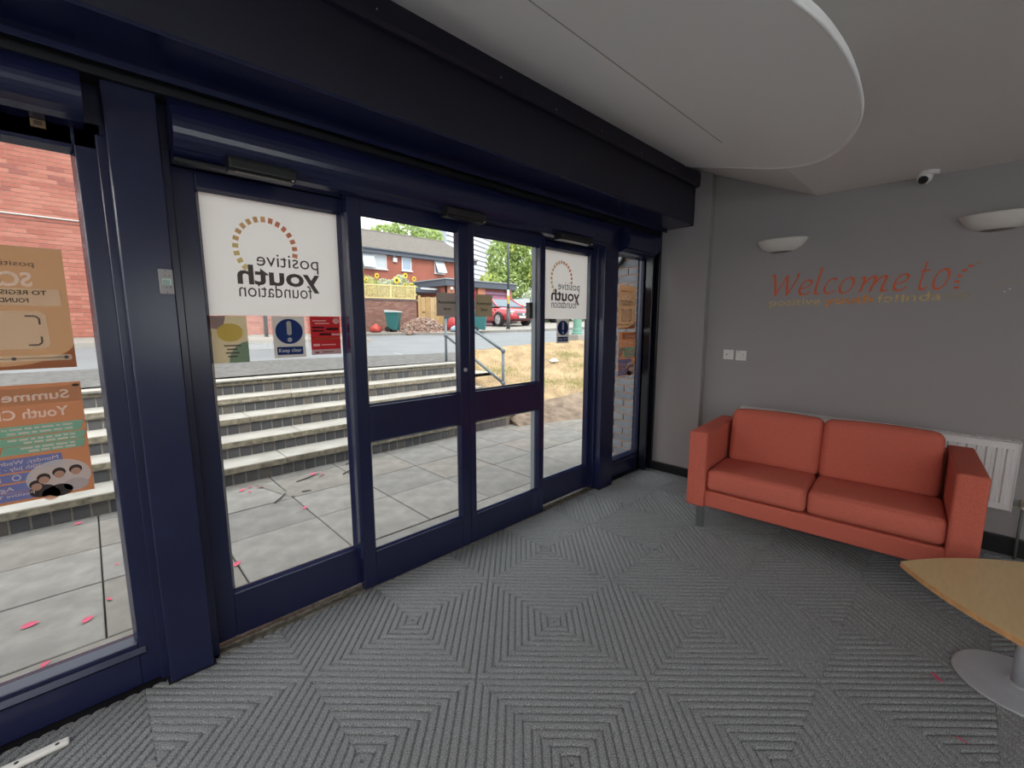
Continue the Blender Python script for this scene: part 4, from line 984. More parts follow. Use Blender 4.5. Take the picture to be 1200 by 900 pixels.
# ------------------------------------------------------------------ brick pier outside the narrow window
BP = [mat('blue_grey_brick_%s' % k, c, .75, noise=(14, .18), bump=.2, bscale=120) for k, c in (('a', (0.262, 0.285, 0.323)), ('b', (0.217, 0.240, 0.277)), ('c', (0.300, 0.307, 0.330)))]
OM = mat('orange_mortar', (.95, .52, .33), 1, noise=(40, .15))
pw = thing('brick_pier', (4.06, 2.64, 0), 'blue grey brick pier with orange mortar outside the narrow right window', 'brick pier')
obj('mortar', MB().box(4.009, 4.28, 2.325, 2.815, -.05, 2.32), OM, pw)
_pm = {}
for r_ in range(31):
    z = .0 + r_*.075; y = 2.322 + (0 if r_ % 2 else -.1125)
    while y < 2.81:
        a, b = max(2.322, y), min(2.82, y+.215); y += .225
        if b-a < .03: continue
        k = rs.choice((0, 0, 1, 2)); key = (round(b-a, 3), k)
        if key not in _pm: _pm[key] = mesh_of(MB().box(-.006, .09, 0, b-a, 0, .065), 'brick', BP[k], bevel=.002, seg=1)
        inst('brick', _pm[key], pw, (4.004, a, z))
    b0 = inst('brick', _pm.setdefault(('e', r_ % 3), mesh_of(MB().box(0, .215, -.06, .006, 0, .065), 'brick', BP[r_ % 3])), pw, (4.03, 2.815, z))
t = thing('bulkhead_lamp', (3.97, 2.62, 2.15), 'dark round bulkhead lamp high on the brick pier outside', 'lamp')
obj('rim', MB().tube([(3.965, 2.60+.13*math.cos(a), 2.17+.13*math.sin(a)) for a in np.linspace(0, 2*PI, 25)], .018, 8, cap=False), BLACKP, t, smooth=True)
obj('lens', MB().lathe([(0, -.02), (.06, -.015), (.12, .0), (.125, .02), (0, .02)], (3.97, 2.60, 2.17), 24, 'x'), mat('opal_lens', (.55, .58, .6), .3), t)

# ------------------------------------------------------------------ red brick building across the lane
RBK = [mat('red_brick_%s' % k, c, .85, noise=(10, .12), bump=.2, bscale=80) for k, c in (('a', (.46, .150, .105)), ('b', (.40, .118, .082)), ('c', (.52, .190, .135)), ('d', (.33, .10, .078)))]
PM = mat('pale_mortar', (.50, .31, .25), 1, noise=(30, .12))
hb = thing('red_brick_building', (0, 11.8, 1.0), 'red brick building across the lane, seen through the left window', 'building')
obj('mortar_wall', MB().box(-9, 5.15, 11.412, 16, .9, 6.4), PM, hb)
_rm = [mesh_of(MB().box(-.1075, .1075, -.006, .03, 0, .064), 'brick', RBK[k]) for k in range(4)]
restm = [MB() for _ in range(3)]; cnt = 0
for r_ in range(72):
    z = 1.0 + r_*.074; x = -9 + (.1125 if r_ % 2 else 0)
    while x < 5.04:
        xc = x+.1075
        k = rs.choice((0, 0, 1, 2, 2, 3 if 44 > r_ > 34 else 0))
        if -.82 < xc < .17 and 22 <= r_ <= 48 and cnt < 290: inst('brick', _rm[k], hb, (xc, 11.41+rs.uniform(-.002, .002), z)); cnt += 1
        else: restm[k % 3].box(xc-.1075, xc+.1075, 11.404, 11.43, z, z+.064)
        x += .225
for k in range(3): tag(obj('brick_courses', restm[k], RBK[k], hb), kind='stuff')
obj('cable', MB().tube([(-9, 11.39, 3.35), (-.84, 11.39, 3.305), (.1, 11.39, 3.30), (5.1, 11.39, 3.29)], .013, 6), mat('white_cable', (.7, .68, .66), .5), hb)
obj('string_course', MB().box(-9, 5.15, 11.396, 11.42, 3.225, 3.245), RBK[3], hb)
obj('plinth', MB().box(-9, 5.16, 11.38, 11.42, 1.0, 1.20), CONC, hb)
obj('drainpipe', MB().tube([(3.02, 11.36, 1.1), (3.02, 11.36, 6.3)], .04, 10), mat('black_drainpipe', (.03, .02, .02), .5), hb, smooth=True)
obj('roof_edge', MB().box(-9.1, 5.25, 11.3, 16.1, 6.4, 6.6), mat('slate_roof_edge', (.12, .11, .11), .8), hb)

# ------------------------------------------------------------------ terrace house
HBR = mat('terrace_red_brick', (.40, .125, .085), .9, noise=(1.6, .12), bump=.3, bscale=12)
ROOF = mat('weathered_roof_tiles', (.20, .175, .155), .95, noise=(5, .28), bump=.6, bscale=9)
FAS = mat('slate_blue_fascia', (.085, .10, .135), .6); UPVC = mat('white_window_frame', (.75, .76, .78), .4)
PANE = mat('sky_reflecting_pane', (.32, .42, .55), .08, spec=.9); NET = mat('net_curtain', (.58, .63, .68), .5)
ho = thing('terrace_house', (16, 26, 1.2), 'red brick terraced house with tiled roof behind the trellis fence', 'building')
obj('wall', MB().box(8.5, 21.2, 26, 34, .8, 5.95), HBR, ho)
obj('fascia', MB().box(8.4, 21.3, 25.72, 25.78, 5.74, 6.02), FAS, ho); obj('soffit', MB().box(8.4, 21.3, 25.75, 26.02, 5.74, 5.78), FAS, ho)
obj('gutter', MB().tube([(8.4, 25.68, 6.0), (21.3, 25.68, 6.0)], .05, 8), FAS, ho)
rf = obj('roof', MB().prism([(25.66, 6.02), (30, 7.92), (34.3, 6.02)], 'x', 8.3, 21.4), ROOF, ho)
tl = MB()
for k in range(15):
    y = 25.66+4.34*k/15; z = 6.03+1.9*k/15
    tl.prism([(y, z), (y+.32, z+.14), (y+.32, z+.165), (y, z+.035)], 'x', 8.3, 21.4)
tag(obj('tile_courses', tl, ROOF, ho), kind='stuff')
rt = obj('ridge', MB().tube([(8.3, 30, 7.93), (21.4, 30, 7.93)], .1, 8), ROOF, ho)
def house_window(x0, x1, z0, z1, mid=None, opened=None, net=False):
    f = MB(); y = 25.96; q = .07
    f.box(x0, x1, y, 26.02, z0, z0+q); f.box(x0, x1, y, 26.02, z1-q, z1); f.box(x0, x0+q, y, 26.02, z0+q, z1-q); f.box(x1-q, x1, y, 26.02, z0+q, z1-q)
    if mid: f.box(mid-.04, mid+.04, y, 26.02, z0+q, z1-q)
    w_ = obj('window', f, UPVC, ho)
    obj('pane', MB().box(x0+q, x1-q, 25.985, 25.99, z0+q, z1-q), NET if net else PANE, w_)
    obj('sill', MB().box(x0-.06, x1+.06, 25.88, 26.0, z0-.07, z0), UPVC, w_)
    if opened:
        a, b = opened; s_ = MB()
        for (c0, c1, d0, d1) in ((a, b, 0, .06), (a, b, .86, .92), (a, a+.06, .06, .86), (b-.06, b, .06, .86)):
            P_ = lambda x, t_: (x, 25.95-.42*(1-t_/.92), z0+.02+t_*(z1-z0)/.92*.97)
            s_.add([P_(c0, d0), P_(c1, d0), P_(c1, d1), P_(c0, d1)] + [(p[0], p[1]+.03, p[2]) for p in (P_(c0, d0), P_(c1, d0), P_(c1, d1), P_(c0, d1))], [(0,1,2,3),(7,6,5,4),(0,4,5,1),(1,5,6,2),(2,6,7,3),(3,7,4,0)])
        obj('open_sash', s_, UPVC, w_)
        obj('sash_pane', MB().quad(*[(x, 25.955-.42*(1-t_/.92), z0+.02+t_*(z1-z0)/.92*.97) for x, t_ in ((a+.06, .06), (b-.06, .06), (b-.06, .86), (a+.06, .86))]), NET, w_, recalc=False)
house_window(12.3, 14.1, 4.86, 5.74, 13.2, (12.4, 13.2), True)
house_window(15.17, 15.9, 4.89, 5.78)
house_window(17.72, 18.5, 4.92, 5.78, None, (17.74, 18.48))
obj('alarm_box', MB().rbox((14.67, 25.93, 5.50), (.30, .12, .30), .03, 2), UPVC, ho); obj('security_lamp', MB().rbox((14.60, 25.90, 5.76), (.14, .16, .14), .04, 2), UPVC, ho)
# flat roofed garage block in front of the house
ga = thing('garage_block', (17, 20, 1.2), 'low flat roofed brick garage with purple roller door beside the house', 'garage')
obj('wall', MB().box(14.45, 19.3, 20.05, 25.9, .9, 3.5), HBR, ga)
obj('roof', MB().box(14.2, 19.55, 19.78, 26.0, 3.50, 3.87), FAS, ga); obj('roof_edge', MB().box(14.15, 19.6, 19.72, 26.0, 3.84, 3.90), mat('pale_roof_trim', (.36, .38, .40), .6), ga)
for x0, x1 in ((14.45, 14.9), (16.55, 17.1), (18.85, 19.3)): obj('pillar', MB().box(x0, x1, 19.9, 20.2, .9, 3.5), mat('orange_red_brick', (.50, .20, .12), .9, noise=(3, .15)) if 'orange_red_brick' not in MATS else MATS['orange_red_brick'], ga)
dm = mat('purple_garage_door', (.30, .13, .22), .5); rd = mat('red_side_door', (.42, .03, .05), .5)
for k in range(9): obj('door_slat', MB().prism([(20.02, 1.25+k*.235), (19.985, 1.30+k*.235), (19.985, 1.44+k*.235), (20.02, 1.48+k*.235)], 'x', 17.1, 18.85), dm, ga)
obj('side_door', MB().box(14.95, 16.5, 19.98, 20.06, 1.2, 3.3), rd, ga)
obj('canopy', MB().box(12.75, 14.5, 20.9, 25.9, 3.15, 3.42), FAS, ga); obj('lintel', MB().box(13.3, 14.4, 20.85, 20.95, 3.3, 3.4), UPVC, ga)
obj('wall_light', MB().rbox((14.62, 19.85, 3.36), (.16, .12, .16), .03, 2), UPVC, ga)

# ------------------------------------------------------------------ garden wall, trellis, timber gate
WBR = [mat('garden_wall_brick_%s' % k, c, .95, noise=(5, .15), bump=.2, bscale=30) for k, c in (('a', (.33, .165, .13)), ('b', (.285, .135, .11)), ('c', (.37, .20, .16)))]
GA, GB = Vector((6.6, 17.95, 0)), Vector((10.72, 17.2, 0)); gd = (GB-GA).normalized(); gn = Vector((gd.y, -gd.x, 0)); GL_ = (GB-GA).length
gw = thing('garden_wall', (GA.x, GA.y, 0), 'brown brick garden wall below the yellow trellis', 'wall', rz=math.atan2(gd.y, gd.x))
def gpt(s_, o_, z): return GA + gd*s_ + gn*o_ + Vector((0, 0, z))
WZ0, WZ1 = .95, 2.52
obj('wall_core', MB().box(0, GL_, .01, .20, WZ0, WZ1-.1), mat('buff_mortar', (.36, .27, .22), 1), gw, local=True)
mbs = [MB(), MB(), MB()]
for r_ in range(20):
    s_ = 0 if r_ % 2 else -.11
    while s_ < GL_:
        a, b = max(0, s_), min(GL_, s_+.215)
        if b-a > .02: rs.choice(mbs).box(a, b, 0, .03, WZ0+r_*.075, WZ0+r_*.075+.064)
        s_ += .225
for k in range(3): tag(obj('brick_courses', mbs[k], WBR[k], gw, local=True), kind='stuff')
obj('coping', MB().box(-.02, GL_+.02, -.03, .24, WZ1-.08, WZ1), mat('dark_brick_coping', (.16, .12, .12), .9, noise=(4, .3)), gw, local=True)
TRE = mat('yellow_stained_trellis', (.98, .78, .36), .8, noise=(6, .15))
tf = thing('trellis_fence', (GA.x, GA.y, WZ1), 'yellow diagonal trellis panels standing on the garden wall', 'fence', rz=math.atan2(gd.y, gd.x))
TH = .56; la = MB(); s_ = -TH
while s_ < GL_:
    for sg, o_ in ((1, .08), (-1, .10)):
        a0, a1 = (s_, s_+TH) if sg > 0 else (s_+TH, s_); z0, z1 = 0, TH
        lo, hi = 0.0, GL_
        def clip(a0, z0, a1, z1):
            t0, t1 = 0., 1.
            for lim, sgn in ((lo, 1), (hi, -1)):
                d0, d1_ = sgn*(a0-lim), sgn*(a1-lim)
                if d0 < 0 and d1_ < 0: return None
                if d0 < 0: t0 = max(t0, d0/(d0-d1_))
                if d1_ < 0: t1 = min(t1, d0/(d0-d1_))
            return a0+(a1-a0)*t0, z0+(z1-z0)*t0, a0+(a1-a0)*t1, z0+(z1-z0)*t1
        c_ = clip(a0, z0, a1, z1)
        if c_:
            p, q, p2, q2 = c_; w_ = .017
            la.add([(p-w_, o_, q), (p+w_, o_, q), (p2+w_, o_, q2), (p2-w_, o_, q2), (p-w_, o_+.012, q), (p+w_, o_+.012, q), (p2+w_, o_+.012, q2), (p2-w_, o_+.012, q2)], [(0,1,2,3),(7,6,5,4),(0,4,5,1),(1,5,6,2),(2,6,7,3),(3,7,4,0)])
    s_ += .105
tag(obj('lattice', la, TRE, tf, local=True), kind='stuff')
for s_ in (0, 1.9, 3.02, GL_-.06): obj('fence_post', MB().box(s_, s_+.06, .05, .14, 0, TH+.06), TRE, tf, local=True)
obj('top_rail', MB().box(0, GL_, .06, .13, TH-.02, TH+.03), TRE, tf, local=True); obj('bottom_rail', MB().box(0, GL_, .06, .13, 0, .05), TRE, tf, local=True)
gt = thing('timber_gate', (10.83, 17.12, 1.0), 'pale timber board gate at the right end of the garden wall', 'gate', rz=math.atan2(gd.y, gd.x)-.25)
TB = [mat('pine_board_%s' % k, c, .8, noise=(5, .15)) for k, c in (('a', (.56, .37, .17)), ('b', (.50, .31, .13)), ('c', (.60, .42, .22)))]
for k in range(8): obj('board', MB().box(.06+k*.21, .06+k*.21+.2, 0, .022, .05, 1.62+.02*(k % 2)), TB[k % 3], gt, local=True)
for z in (.35, 1.25): obj('ledge', MB().box(.06, 1.74, .022, .06, z, z+.1), TB[1], gt, local=True)
obj('latch', MB().box(.12, .24, -.02, 0, .95, .98), BLACKP, gt, local=True); obj('gate_post', MB().box(-.06, .05, -.02, .09, .0, 1.7), TB[0], gt, local=True)

# sunflowers and shrubs behind the trellis
LEAF = [film('leaf_mid', (.54, .70, .24), .4), film('leaf_light', (.78, .86, .34), .4), film('leaf_pale', (.85, .92, .68), .4), film('leaf_dark', (.17, .27, .10), .35), film('leaf_bright', (.80, .92, .26), .4)]
YEL = film('sunflower_yellow', (1.4, 1.0, .03), .3); BRN = mat('seed_head', (.10, .05, .02), .9); STEM = mat('green_stem', (.22, .30, .10), .8)
for k, (x, y, zz, r_, lb) in enumerate(((9.2, 17.6, 3.45, .13, 'sunflower above the trellis, tallest one at left'), (8.75, 17.75, 3.27, .10, 'sunflower low at the left end of the trellis'),
     (10.05, 17.45, 3.30, .19, 'large sunflower facing the street over the trellis middle'), (10.45, 17.5, 3.52, .15, 'highest sunflower in the right hand group'), (10.85, 17.35, 3.40, .13, 'sunflower at the right end leaning outward'),
     (10.42, 17.2, 3.10, .12, 'sunflower peeping just above the trellis right of the large one'), (10.70, 17.2, 3.13, .12, 'sunflower nearest the timber gate'))):
    y = 17.95-.182*(x-6.6)+.42; zz += .05
    t = thing('sunflower', (x, y, 1.3), lb, 'flower')
    obj('stem', MB().tube([(x, y, 1.3), (x+.03, y, 2.4), (x, y-.03, zz)], .018, 6), STEM, t)
    pm = MB()
    for j in range(16):
        a = 2*PI*j/16; ca, sa = math.cos(a), math.sin(a)
        pm.add([(x+ca*r_*.4-sa*r_*.12, y-.07, zz+sa*r_*.4+ca*r_*.12), (x+ca*r_, y-.06, zz+sa*r_), (x+ca*r_*.4+sa*r_*.12, y-.07, zz+sa*r_*.4-ca*r_*.12)], [(0, 1, 2)])
    obj('petals', pm, YEL, t, recalc=False)
    obj('seed_disc', MB().lathe([(0, -.012), (r_*.3, -.008), (r_*.3, .01), (0, .01)], (x, y-.072, zz), 14, 'y'), BRN, t)
    lm = MB()
    for j in range(7):
        z = 2.5+j*(zz-2.6)/7; a = j*2.4; l = .22; ca, sa = math.cos(a), math.sin(a)
        lm.add([(x, y, z), (x+ca*l*.5-sa*.09, y+sa*l*.5+ca*.09, z+.05), (x+ca*l, y+sa*l, z-.05), (x+ca*l*.5+sa*.09, y+sa*l*.5-ca*.09, z+.05)], [(0, 1, 2, 3)])
    obj('leaves', lm, LEAF[1], t, recalc=False)
def foliage(blobs, n, size, seed):
    """leaf quads scattered over ellipsoid shells"""
    rr = np.random.RandomState(seed); vol = np.array([b[3]*b[4]+b[4]*b[5]+b[3]*b[5] for b in blobs]); vol = vol/vol.sum()
    V = []; F = []
    for (cx, cy, cz, ax, ay, az), share in zip(blobs, vol):
        k = int(n*share); d = rr.normal(size=(k, 3)); d /= np.linalg.norm(d, axis=1)[:, None]; r_ = rr.uniform(.55, 1.05, k)**.6
        lump = 1 + .16*np.sin(d[:, 0]*7+cx)*np.sin(d[:, 1]*6+cy)*np.cos(d[:, 2]*8+cz)
        P_ = np.array([cx, cy, cz]) + d*np.array([ax, ay, az])*(r_*lump)[:, None]
        for p, dd in zip(P_, d):
            s_ = size*rr.uniform(.6, 1.3); a = Vector(dd) + Vector(rr.normal(size=3))*.7; a.normalize(); u = a.orthogonal().normalized(); v_ = a.cross(u); th_ = rr.uniform(0, 2*PI)
            u, v_ = u*math.cos(th_)+v_*math.sin(th_), v_*math.cos(th_)-u*math.sin(th_); i = len(V); q = Vector(p)
            V += [q-u*s_, q+v_*s_*.55, q+u*s_, q-v_*s_*.55]; F.append((i, i+1, i+2, i+3))
    return MB().add(V, F)
def plant(name, loc, label, cat, sets, trunk=None, group=None):
    t = thing(name, loc, label, cat, group)
    for k, (blobs, n, size, m) in enumerate(sets):
        o = obj('foliage', foliage(blobs, n, size, hash((name, k, int(loc[0]*10))) % 9999 if False else int(loc[0]*97+k*31) % 9973), m, t, recalc=False); o['kind'] = 'stuff'
    if trunk: obj('trunk', MB().tube(trunk[0], trunk[1], 8), BARK, t, smooth=True)
    return t
BARK = mat('grey_brown_bark', (.12, .09, .065), .95, noise=(6, .3))
plant('garden_shrub', (8.6, 17.9, 1.3), 'yellow green shrub showing above the trellis at left', 'shrub', [([(8.2, 18.35, 2.95, .8, .33, .42), (9.0, 18.2, 3.10, .5, .3, .40)], 1500, .055, LEAF[1])], ([(8.6, 18.25, 1.2), (8.6, 18.25, 2.8)], .03))
plant('garden_shrub', (10.3, 17.6, 1.3), 'blue green leafy shrub among the sunflowers at right', 'shrub', [([(9.7, 18.05, 3.0, .55, .3, .40), (10.4, 17.95, 3.15, .42, .28, .48)], 1600, .06, LEAF[2])], ([(10.2, 18.0, 1.2), (10.2, 18.0, 2.9)], .03))

# ------------------------------------------------------------------ bins, bags, rubble
BIN = mat('teal_bin_plastic', (.022, .16, .165), .45); LID = mat('pale_bin_lid', (.50, .52, .52), .5)
def wheelie(x, y, z, rz, s_, lidm, label):
    t = thing('wheelie_bin', (x, y, z), label, 'bin', None, rz)
    b = MB(); w0, w1, d0, d1, h_ = .22*s_, .285*s_, .23*s_, .33*s_, .93*s_
    b.add([(-w0, -d0, .05), (w0, -d0, .05), (w0, d0, .12), (-w0, d0, .12), (-w1, -d1, h_), (w1, -d1, h_), (w1, d1, h_), (-w1, d1, h_)], [(3,2,1,0),(4,5,6,7),(0,1,5,4),(1,2,6,5),(2,3,7,6),(3,0,4,7)])
    obj('body', b, BIN, t, local=True, bevel=.02)
    obj('rim', MB().box(-w1-.015, w1+.015, -d1-.015, d1+.015, h_-.06, h_), BIN, t, local=True, bevel=.008)
    obj('lid', MB().add([(-w1-.03, -d1-.04, h_), (w1+.03, -d1-.04, h_), (w1+.03, d1+.02, h_), (-w1-.03, d1+.02, h_), (-w1, -d1, h_+.05), (w1, -d1, h_+.05), (w1, d1, h_+.10), (-w1, d1, h_+.10)], [(3,2,1,0),(4,5,6,7),(0,1,5,4),(1,2,6,5),(2,3,7,6),(3,0,4,7)]), lidm, t, local=True, bevel=.015)
    for sx in (-1, 1): obj('wheel', MB().lathe([(0, -.025), (.1, -.025), (.1, .025), (0, .025)], (sx*(w0+.02), d0, .1), 14, 'x'), BLACKP, t, local=True)
    obj('handle', MB().tube([(-w1*.8, d1+.05, h_+.03), (w1*.8, d1+.05, h_+.03)], .015, 6), BIN, t, local=True)
wheelie(9.08, 16.35, gz(9.08, 16.35)+.07, .75, .84, LID, 'teal wheelie bin with pale lid by the garden wall')
wheelie(11.12, 13.25, gz(11.12, 13.25)+.07, .75, .78, BIN, 'teal wheelie bin standing below the right automatic door sign')
wheelie(11.55, 15.75, gz(11.55, 15.75)+.07, .3, .85, BIN, 'dark teal wheelie bin behind the rubble heap by the gate')
def sack(x, y, r_, h_, m, label, name='refuse_sack'):
    b = MB(); prof = [(.02, 0), (r_*.9, .02), (r_, h_*.35), (r_*.85, h_*.65), (r_*.35, h_*.88), (r_*.18, h_), (.01, h_)]
    b.lathe(prof, (0, 0, 0), 14); b.v = [(p[0]*(1+.12*math.sin(5*p[2]/h_+p[1]*9)), p[1]*(1+.12*math.cos(7*p[0]+4*p[2])), p[2]) for p in b.v]
    return tag(obj(name, b, m, local=True, loc=(x, y, gz(x, y)+.07), smooth=True), label, 'bag')
sack(8.50, 16.75, .23, .36, mat('red_sack', (.60, .07, .05), .5), 'red plastic sack left of the teal bin by the wall')
sack(11.35, 15.2, .36, .75, mat('red_sack_two', (.55, .04, .05), .5), 'red sack standing right of the rubble heap')
sack(11.15, 14.75, .32, .30, mat('blue_white_sack', (.42, .58, .75), .5), 'pale blue sack on the pavement beside the rubble heap')
RUB = [mat('brick_rubble', (.38, .24, .19), 1, noise=(3, .2)), mat('pale_rubble', (.52, .43, .38), 1)]
def heap(x, y):
    a = ((x-10.25)*gd.x + (y-16.0)*gd.y)/1.0; b = ((x-10.25)*(-gd.y) + (y-16.0)*gd.x)/.6
    return gz(x, y)+.07 + .52*max(0, 1-(a*a+b*b))**.8
rr = np.random.RandomState(9); rb = MB(); rb2 = MB()
for k in range(1500):
    x, y = 10.25+rr.uniform(-1.15, 1.15), 16.0+rr.uniform(-.85, .75); z = heap(x, y)
    if z < gz(x, y)+.08 and rr.rand() < .8: continue
    s_ = rr.uniform(.02, .07); ct = Vector((x, y, z)); ax = [Vector(rr.normal(size=3)).normalized() for _ in range(2)]; c_ = ax[0].cross(ax[1]); 
    vs = [ct+(ax[0]*sx+ax[1]*sy*.8)*s_+c_*sz*s_*.7 for sx, sy, sz in ((-1,-1,-1),(1,-1,-1),(1,1,-1),(-1,1,-1),(-1,-1,1),(1,-1,1),(1,1,1),(-1,1,1))]
    (rb if rr.rand() < .8 else rb2).add(vs, [(3,2,1,0),(4,5,6,7),(0,1,5,4),(1,2,6,5),(2,3,7,6),(3,0,4,7)])
rh = thing('rubble_heap', (10.25, 16.0, gz(10.25, 16)), 'heap of broken brick rubble in front of the timber gate', 'rubble', kind='stuff')
gm = MB(); N_ = 20; vs = [(10.25+2.4*(i/N_-.5), 16+1.7*(j/N_-.5), heap(10.25+2.4*(i/N_-.5), 16+1.7*(j/N_-.5))-.03) for i in range(N_+1) for j in range(N_+1)]
obj('soil_mound', gm.add(vs, [(i*(N_+1)+j, (i+1)*(N_+1)+j, (i+1)*(N_+1)+j+1, i*(N_+1)+j+1) for i in range(N_) for j in range(N_)]), RUB[0], rh, recalc=False)
for m_, mm in ((rb, RUB[0]), (rb2, RUB[1])): tag(obj('broken_brick', m_, mm, rh), kind='stuff')

# ------------------------------------------------------------------ cars
CGL = mat('car_window_glass', (.10, .14, .18), .12, spec=.35); TYR = mat('tyre_rubber', (.015, .015, .016), .8); RIM = mat('alloy_wheel', (.55, .55, .57), .3, metal=.7)
LAMP = mat('headlamp_lens', (.65, .68, .70), .1); PLT = mat('number_plate', (.70, .70, .66), .5)
def car(x, y, z, rz, paint, label, grille):
    """hatchback, nose towards local +x"""
    t = thing('car', (x, y, z), label, 'car', None, rz)
    st_ = [(-2.10, .38, .72, .70), (-2.02, .28, .88, .80), (-1.7, .22, .98, .87), (-1.0, .20, 1.0, .90), (0, .19, .98, .90), (.75, .20, .95, .90), (1.35, .21, .90, .87), (1.85, .24, .80, .80), (2.08, .28, .68, .70), (2.16, .34, .58, .60)]
    vs = []; fs = []; K = 14
    for (sx, zb, zt, hw) in st_:
        for k in range(K):
            a = 2*PI*k/K; ca, sa = math.cos(a), math.sin(a); p = .45
            vs.append((sx, hw*math.copysign(abs(ca)**p, ca), (zb+zt)/2 + (zt-zb)/2*math.copysign(abs(sa)**p, sa)))
    fs = [(i*K+k, i*K+(k+1) % K, (i+1)*K+(k+1) % K, (i+1)*K+k) for i in range(len(st_)-1) for k in range(K)] + [tuple(range(K))[::-1], tuple(range((len(st_)-1)*K, len(st_)*K))]
    obj('body', MB().add(vs, fs), paint, t, local=True, smooth=True)
    def cabin(sts):
        vs = []; 
        for (sx, z0, z1, h0, h1) in sts: vs += [(sx, -h0, z0), (sx, -h1, z1), (sx, h1, z1), (sx, h0, z0)]
        n_ = len(sts); fs = [(i*4+k, i*4+k+1, (i+1)*4+k+1, (i+1)*4+k) for i in range(n_-1) for k in range(3)] + [(0, 1, 2, 3), ((n_-1)*4+3, (n_-1)*4+2, (n_-1)*4+1, (n_-1)*4)]
        return MB().add(vs, fs)
    obj('glasshouse', cabin([(-1.85, .92, .95, .74, .70), (-1.45, .95, 1.36, .78, .60), (-.6, .95, 1.42, .80, .62), (.25, .95, 1.38, .80, .62), (1.10, .93, .96, .78, .70)]), CGL, t, local=True)
    obj('roof', cabin([(-1.50, 1.345, 1.375, .61, .58), (-.6, 1.40, 1.445, .63, .60), (.28, 1.36, 1.405, .63, .60)]), paint, t, local=True, bevel=.01)
    pl = MB()
    for sy in (-1, 1):
        pl.tube([(1.12, sy*.765, .94), (.27, sy*.625, 1.385)], .035, 6); pl.tube([(-.35, sy*.81, .95), (-.35, sy*.635, 1.40)], .035, 6); pl.tube([(-1.9, sy*.74, .93), (-1.48, sy*.61, 1.36)], .05, 6)
    obj('pillars', pl, paint, t, local=True)
    for sx in (-1.32, 1.32):
        for sy in (-1, 1):
            w_ = obj('wheel', MB().lathe([(.19, -.1), (.30, -.11), (.32, -.08), (.32, .08), (.30, .11), (.19, .1)], (sx, sy*.80, .32), 20, 'y'), TYR, t, local=True)
            h_ = MB().lathe([(0, -.02), (.05, -.02), (.05, .02), (0, .02)], (sx, sy*.895, .32), 10, 'y')
            for q in range(5):
                a = 2*PI*q/5; h_.tube([(sx, sy*.89, .32), (sx+.2*math.cos(a), sy*.89, .32+.2*math.sin(a))], [.04, .03], 5)
            h_.lathe([(.19, -.02), (.225, -.02), (.225, .02), (.19, .02)], (sx, sy*.885, .32), 20, 'y')
            o = obj('alloy_rim', h_, RIM, None, local=True, loc=(0, 0, 0)); o.parent = w_
            ar = MB().tube([(sx+.36*math.cos(a), sy*.862, .32+.36*math.sin(a)) for a in np.linspace(.1, PI-.1, 10)], .03, 6); obj('wheel_arch', ar, BLACKP, t, local=True)
    for sy in (-1, 1):
        obj('headlamp', MB().rbox((1.96, sy*.60, .66), (.30, .30, .13), .05, 2, rot=Matrix.Rotation(-sy*.35, 3, 'Z')), LAMP, t, local=True)
        obj('mirror', MB().rbox((.75, sy*.98, 1.0), (.14, .2, .14), .04, 2), paint, t, local=True)
    obj('grille', MB().rbox((2.12, 0, .56), (.12, .74, .16), .03, 2), grille, t, local=True); obj('badge', MB().lathe([(0, 0), (.06, 0), (.06, .02), (0, .02)], (2.18, 0, .56), 12, 'x'), CHROME, t, local=True)
    obj('lower_intake', MB().rbox((2.10, 0, .33), (.12, 1.1, .10), .03, 2), BLACKP, t, local=True)
    obj('number_plate', MB().box(2.185, 2.20, -.26, .26, .38, .49), PLT, t, local=True)
    return t
RED = mat('red_car_paint', (.62, .015, .035), .2, coat=.6); GRY = mat('dark_grey_car_paint', (.05, .06, .075), .25, coat=.5)
CGR = mat('chrome_grille', (.20, .20, .22), .3, metal=.8)
car(15.35, 16.9, gz(15.1, 16.6)+.06, math.radians(-52-58+12), RED, 'red hatchback parked in front of the purple garage door', CGR)
car(18.9, 17.6, gz(19, 17.6)+.06, math.radians(-38), GRY, 'dark grey car parked beyond the red hatchback', CGR)

# ------------------------------------------------------------------ street furniture
PG = mat('dark_grey_pole', (.055, .065, .07), .5); HAZ = mat('yellow_band', (.62, .42, .08), .6)
t = thing('sign_pole', (13.25, 13.9, gz(13.25, 13.9)), 'thin dark grey pole on the pavement in front of the red car', 'pole'); z0 = gz(13.25, 13.9)
obj('pole', MB().tube([(13.25, 13.9, z0-.1), (13.25, 13.9, z0+.95)], .085, 12).tube([(13.25, 13.9, z0+.95), (13.25, 13.9, z0+5.2)], .05, 12), PG, t, smooth=True)
obj('yellow_band', MB().tube([(13.25, 13.9, z0+1.15), (13.25, 13.9, z0+1.5)], .056, 12), HAZ, t); obj('white_band', MB().tube([(13.25, 13.9, z0+1.5), (13.25, 13.9, z0+1.75)], .056, 12), UPVC, t)
LG = mat('pale_green_cast_iron', (.16, .36, .28), .5)
x, y = 9.6, 7.35; z0 = gz(x, y)
t = thing('lamp_post', (x, y, z0), 'pale green cast iron lamp post on a stone base at the roadside', 'lamp post')
obj('stone_base', MB().box(x-.19, x+.19, y-.19, y+.19, z0-.2, z0+.16), CONC, t, bevel=.02)
obj('column', MB().lathe([(.155, .16), (.155, .20), (.13, .22), (.125, .30), (.115, .32), (.11, .95), (.13, 1.0), (.11, 1.05), (.075, 1.1), (.06, 4.2), (.0, 4.22)], (x, y, z0), 16), LG, t)
obj('lantern', MB().lathe([(.05, 4.2), (.22, 4.3), (.26, 4.7), (.1, 4.9), (.0, 4.95)], (x, y, z0), 12), LG, t)
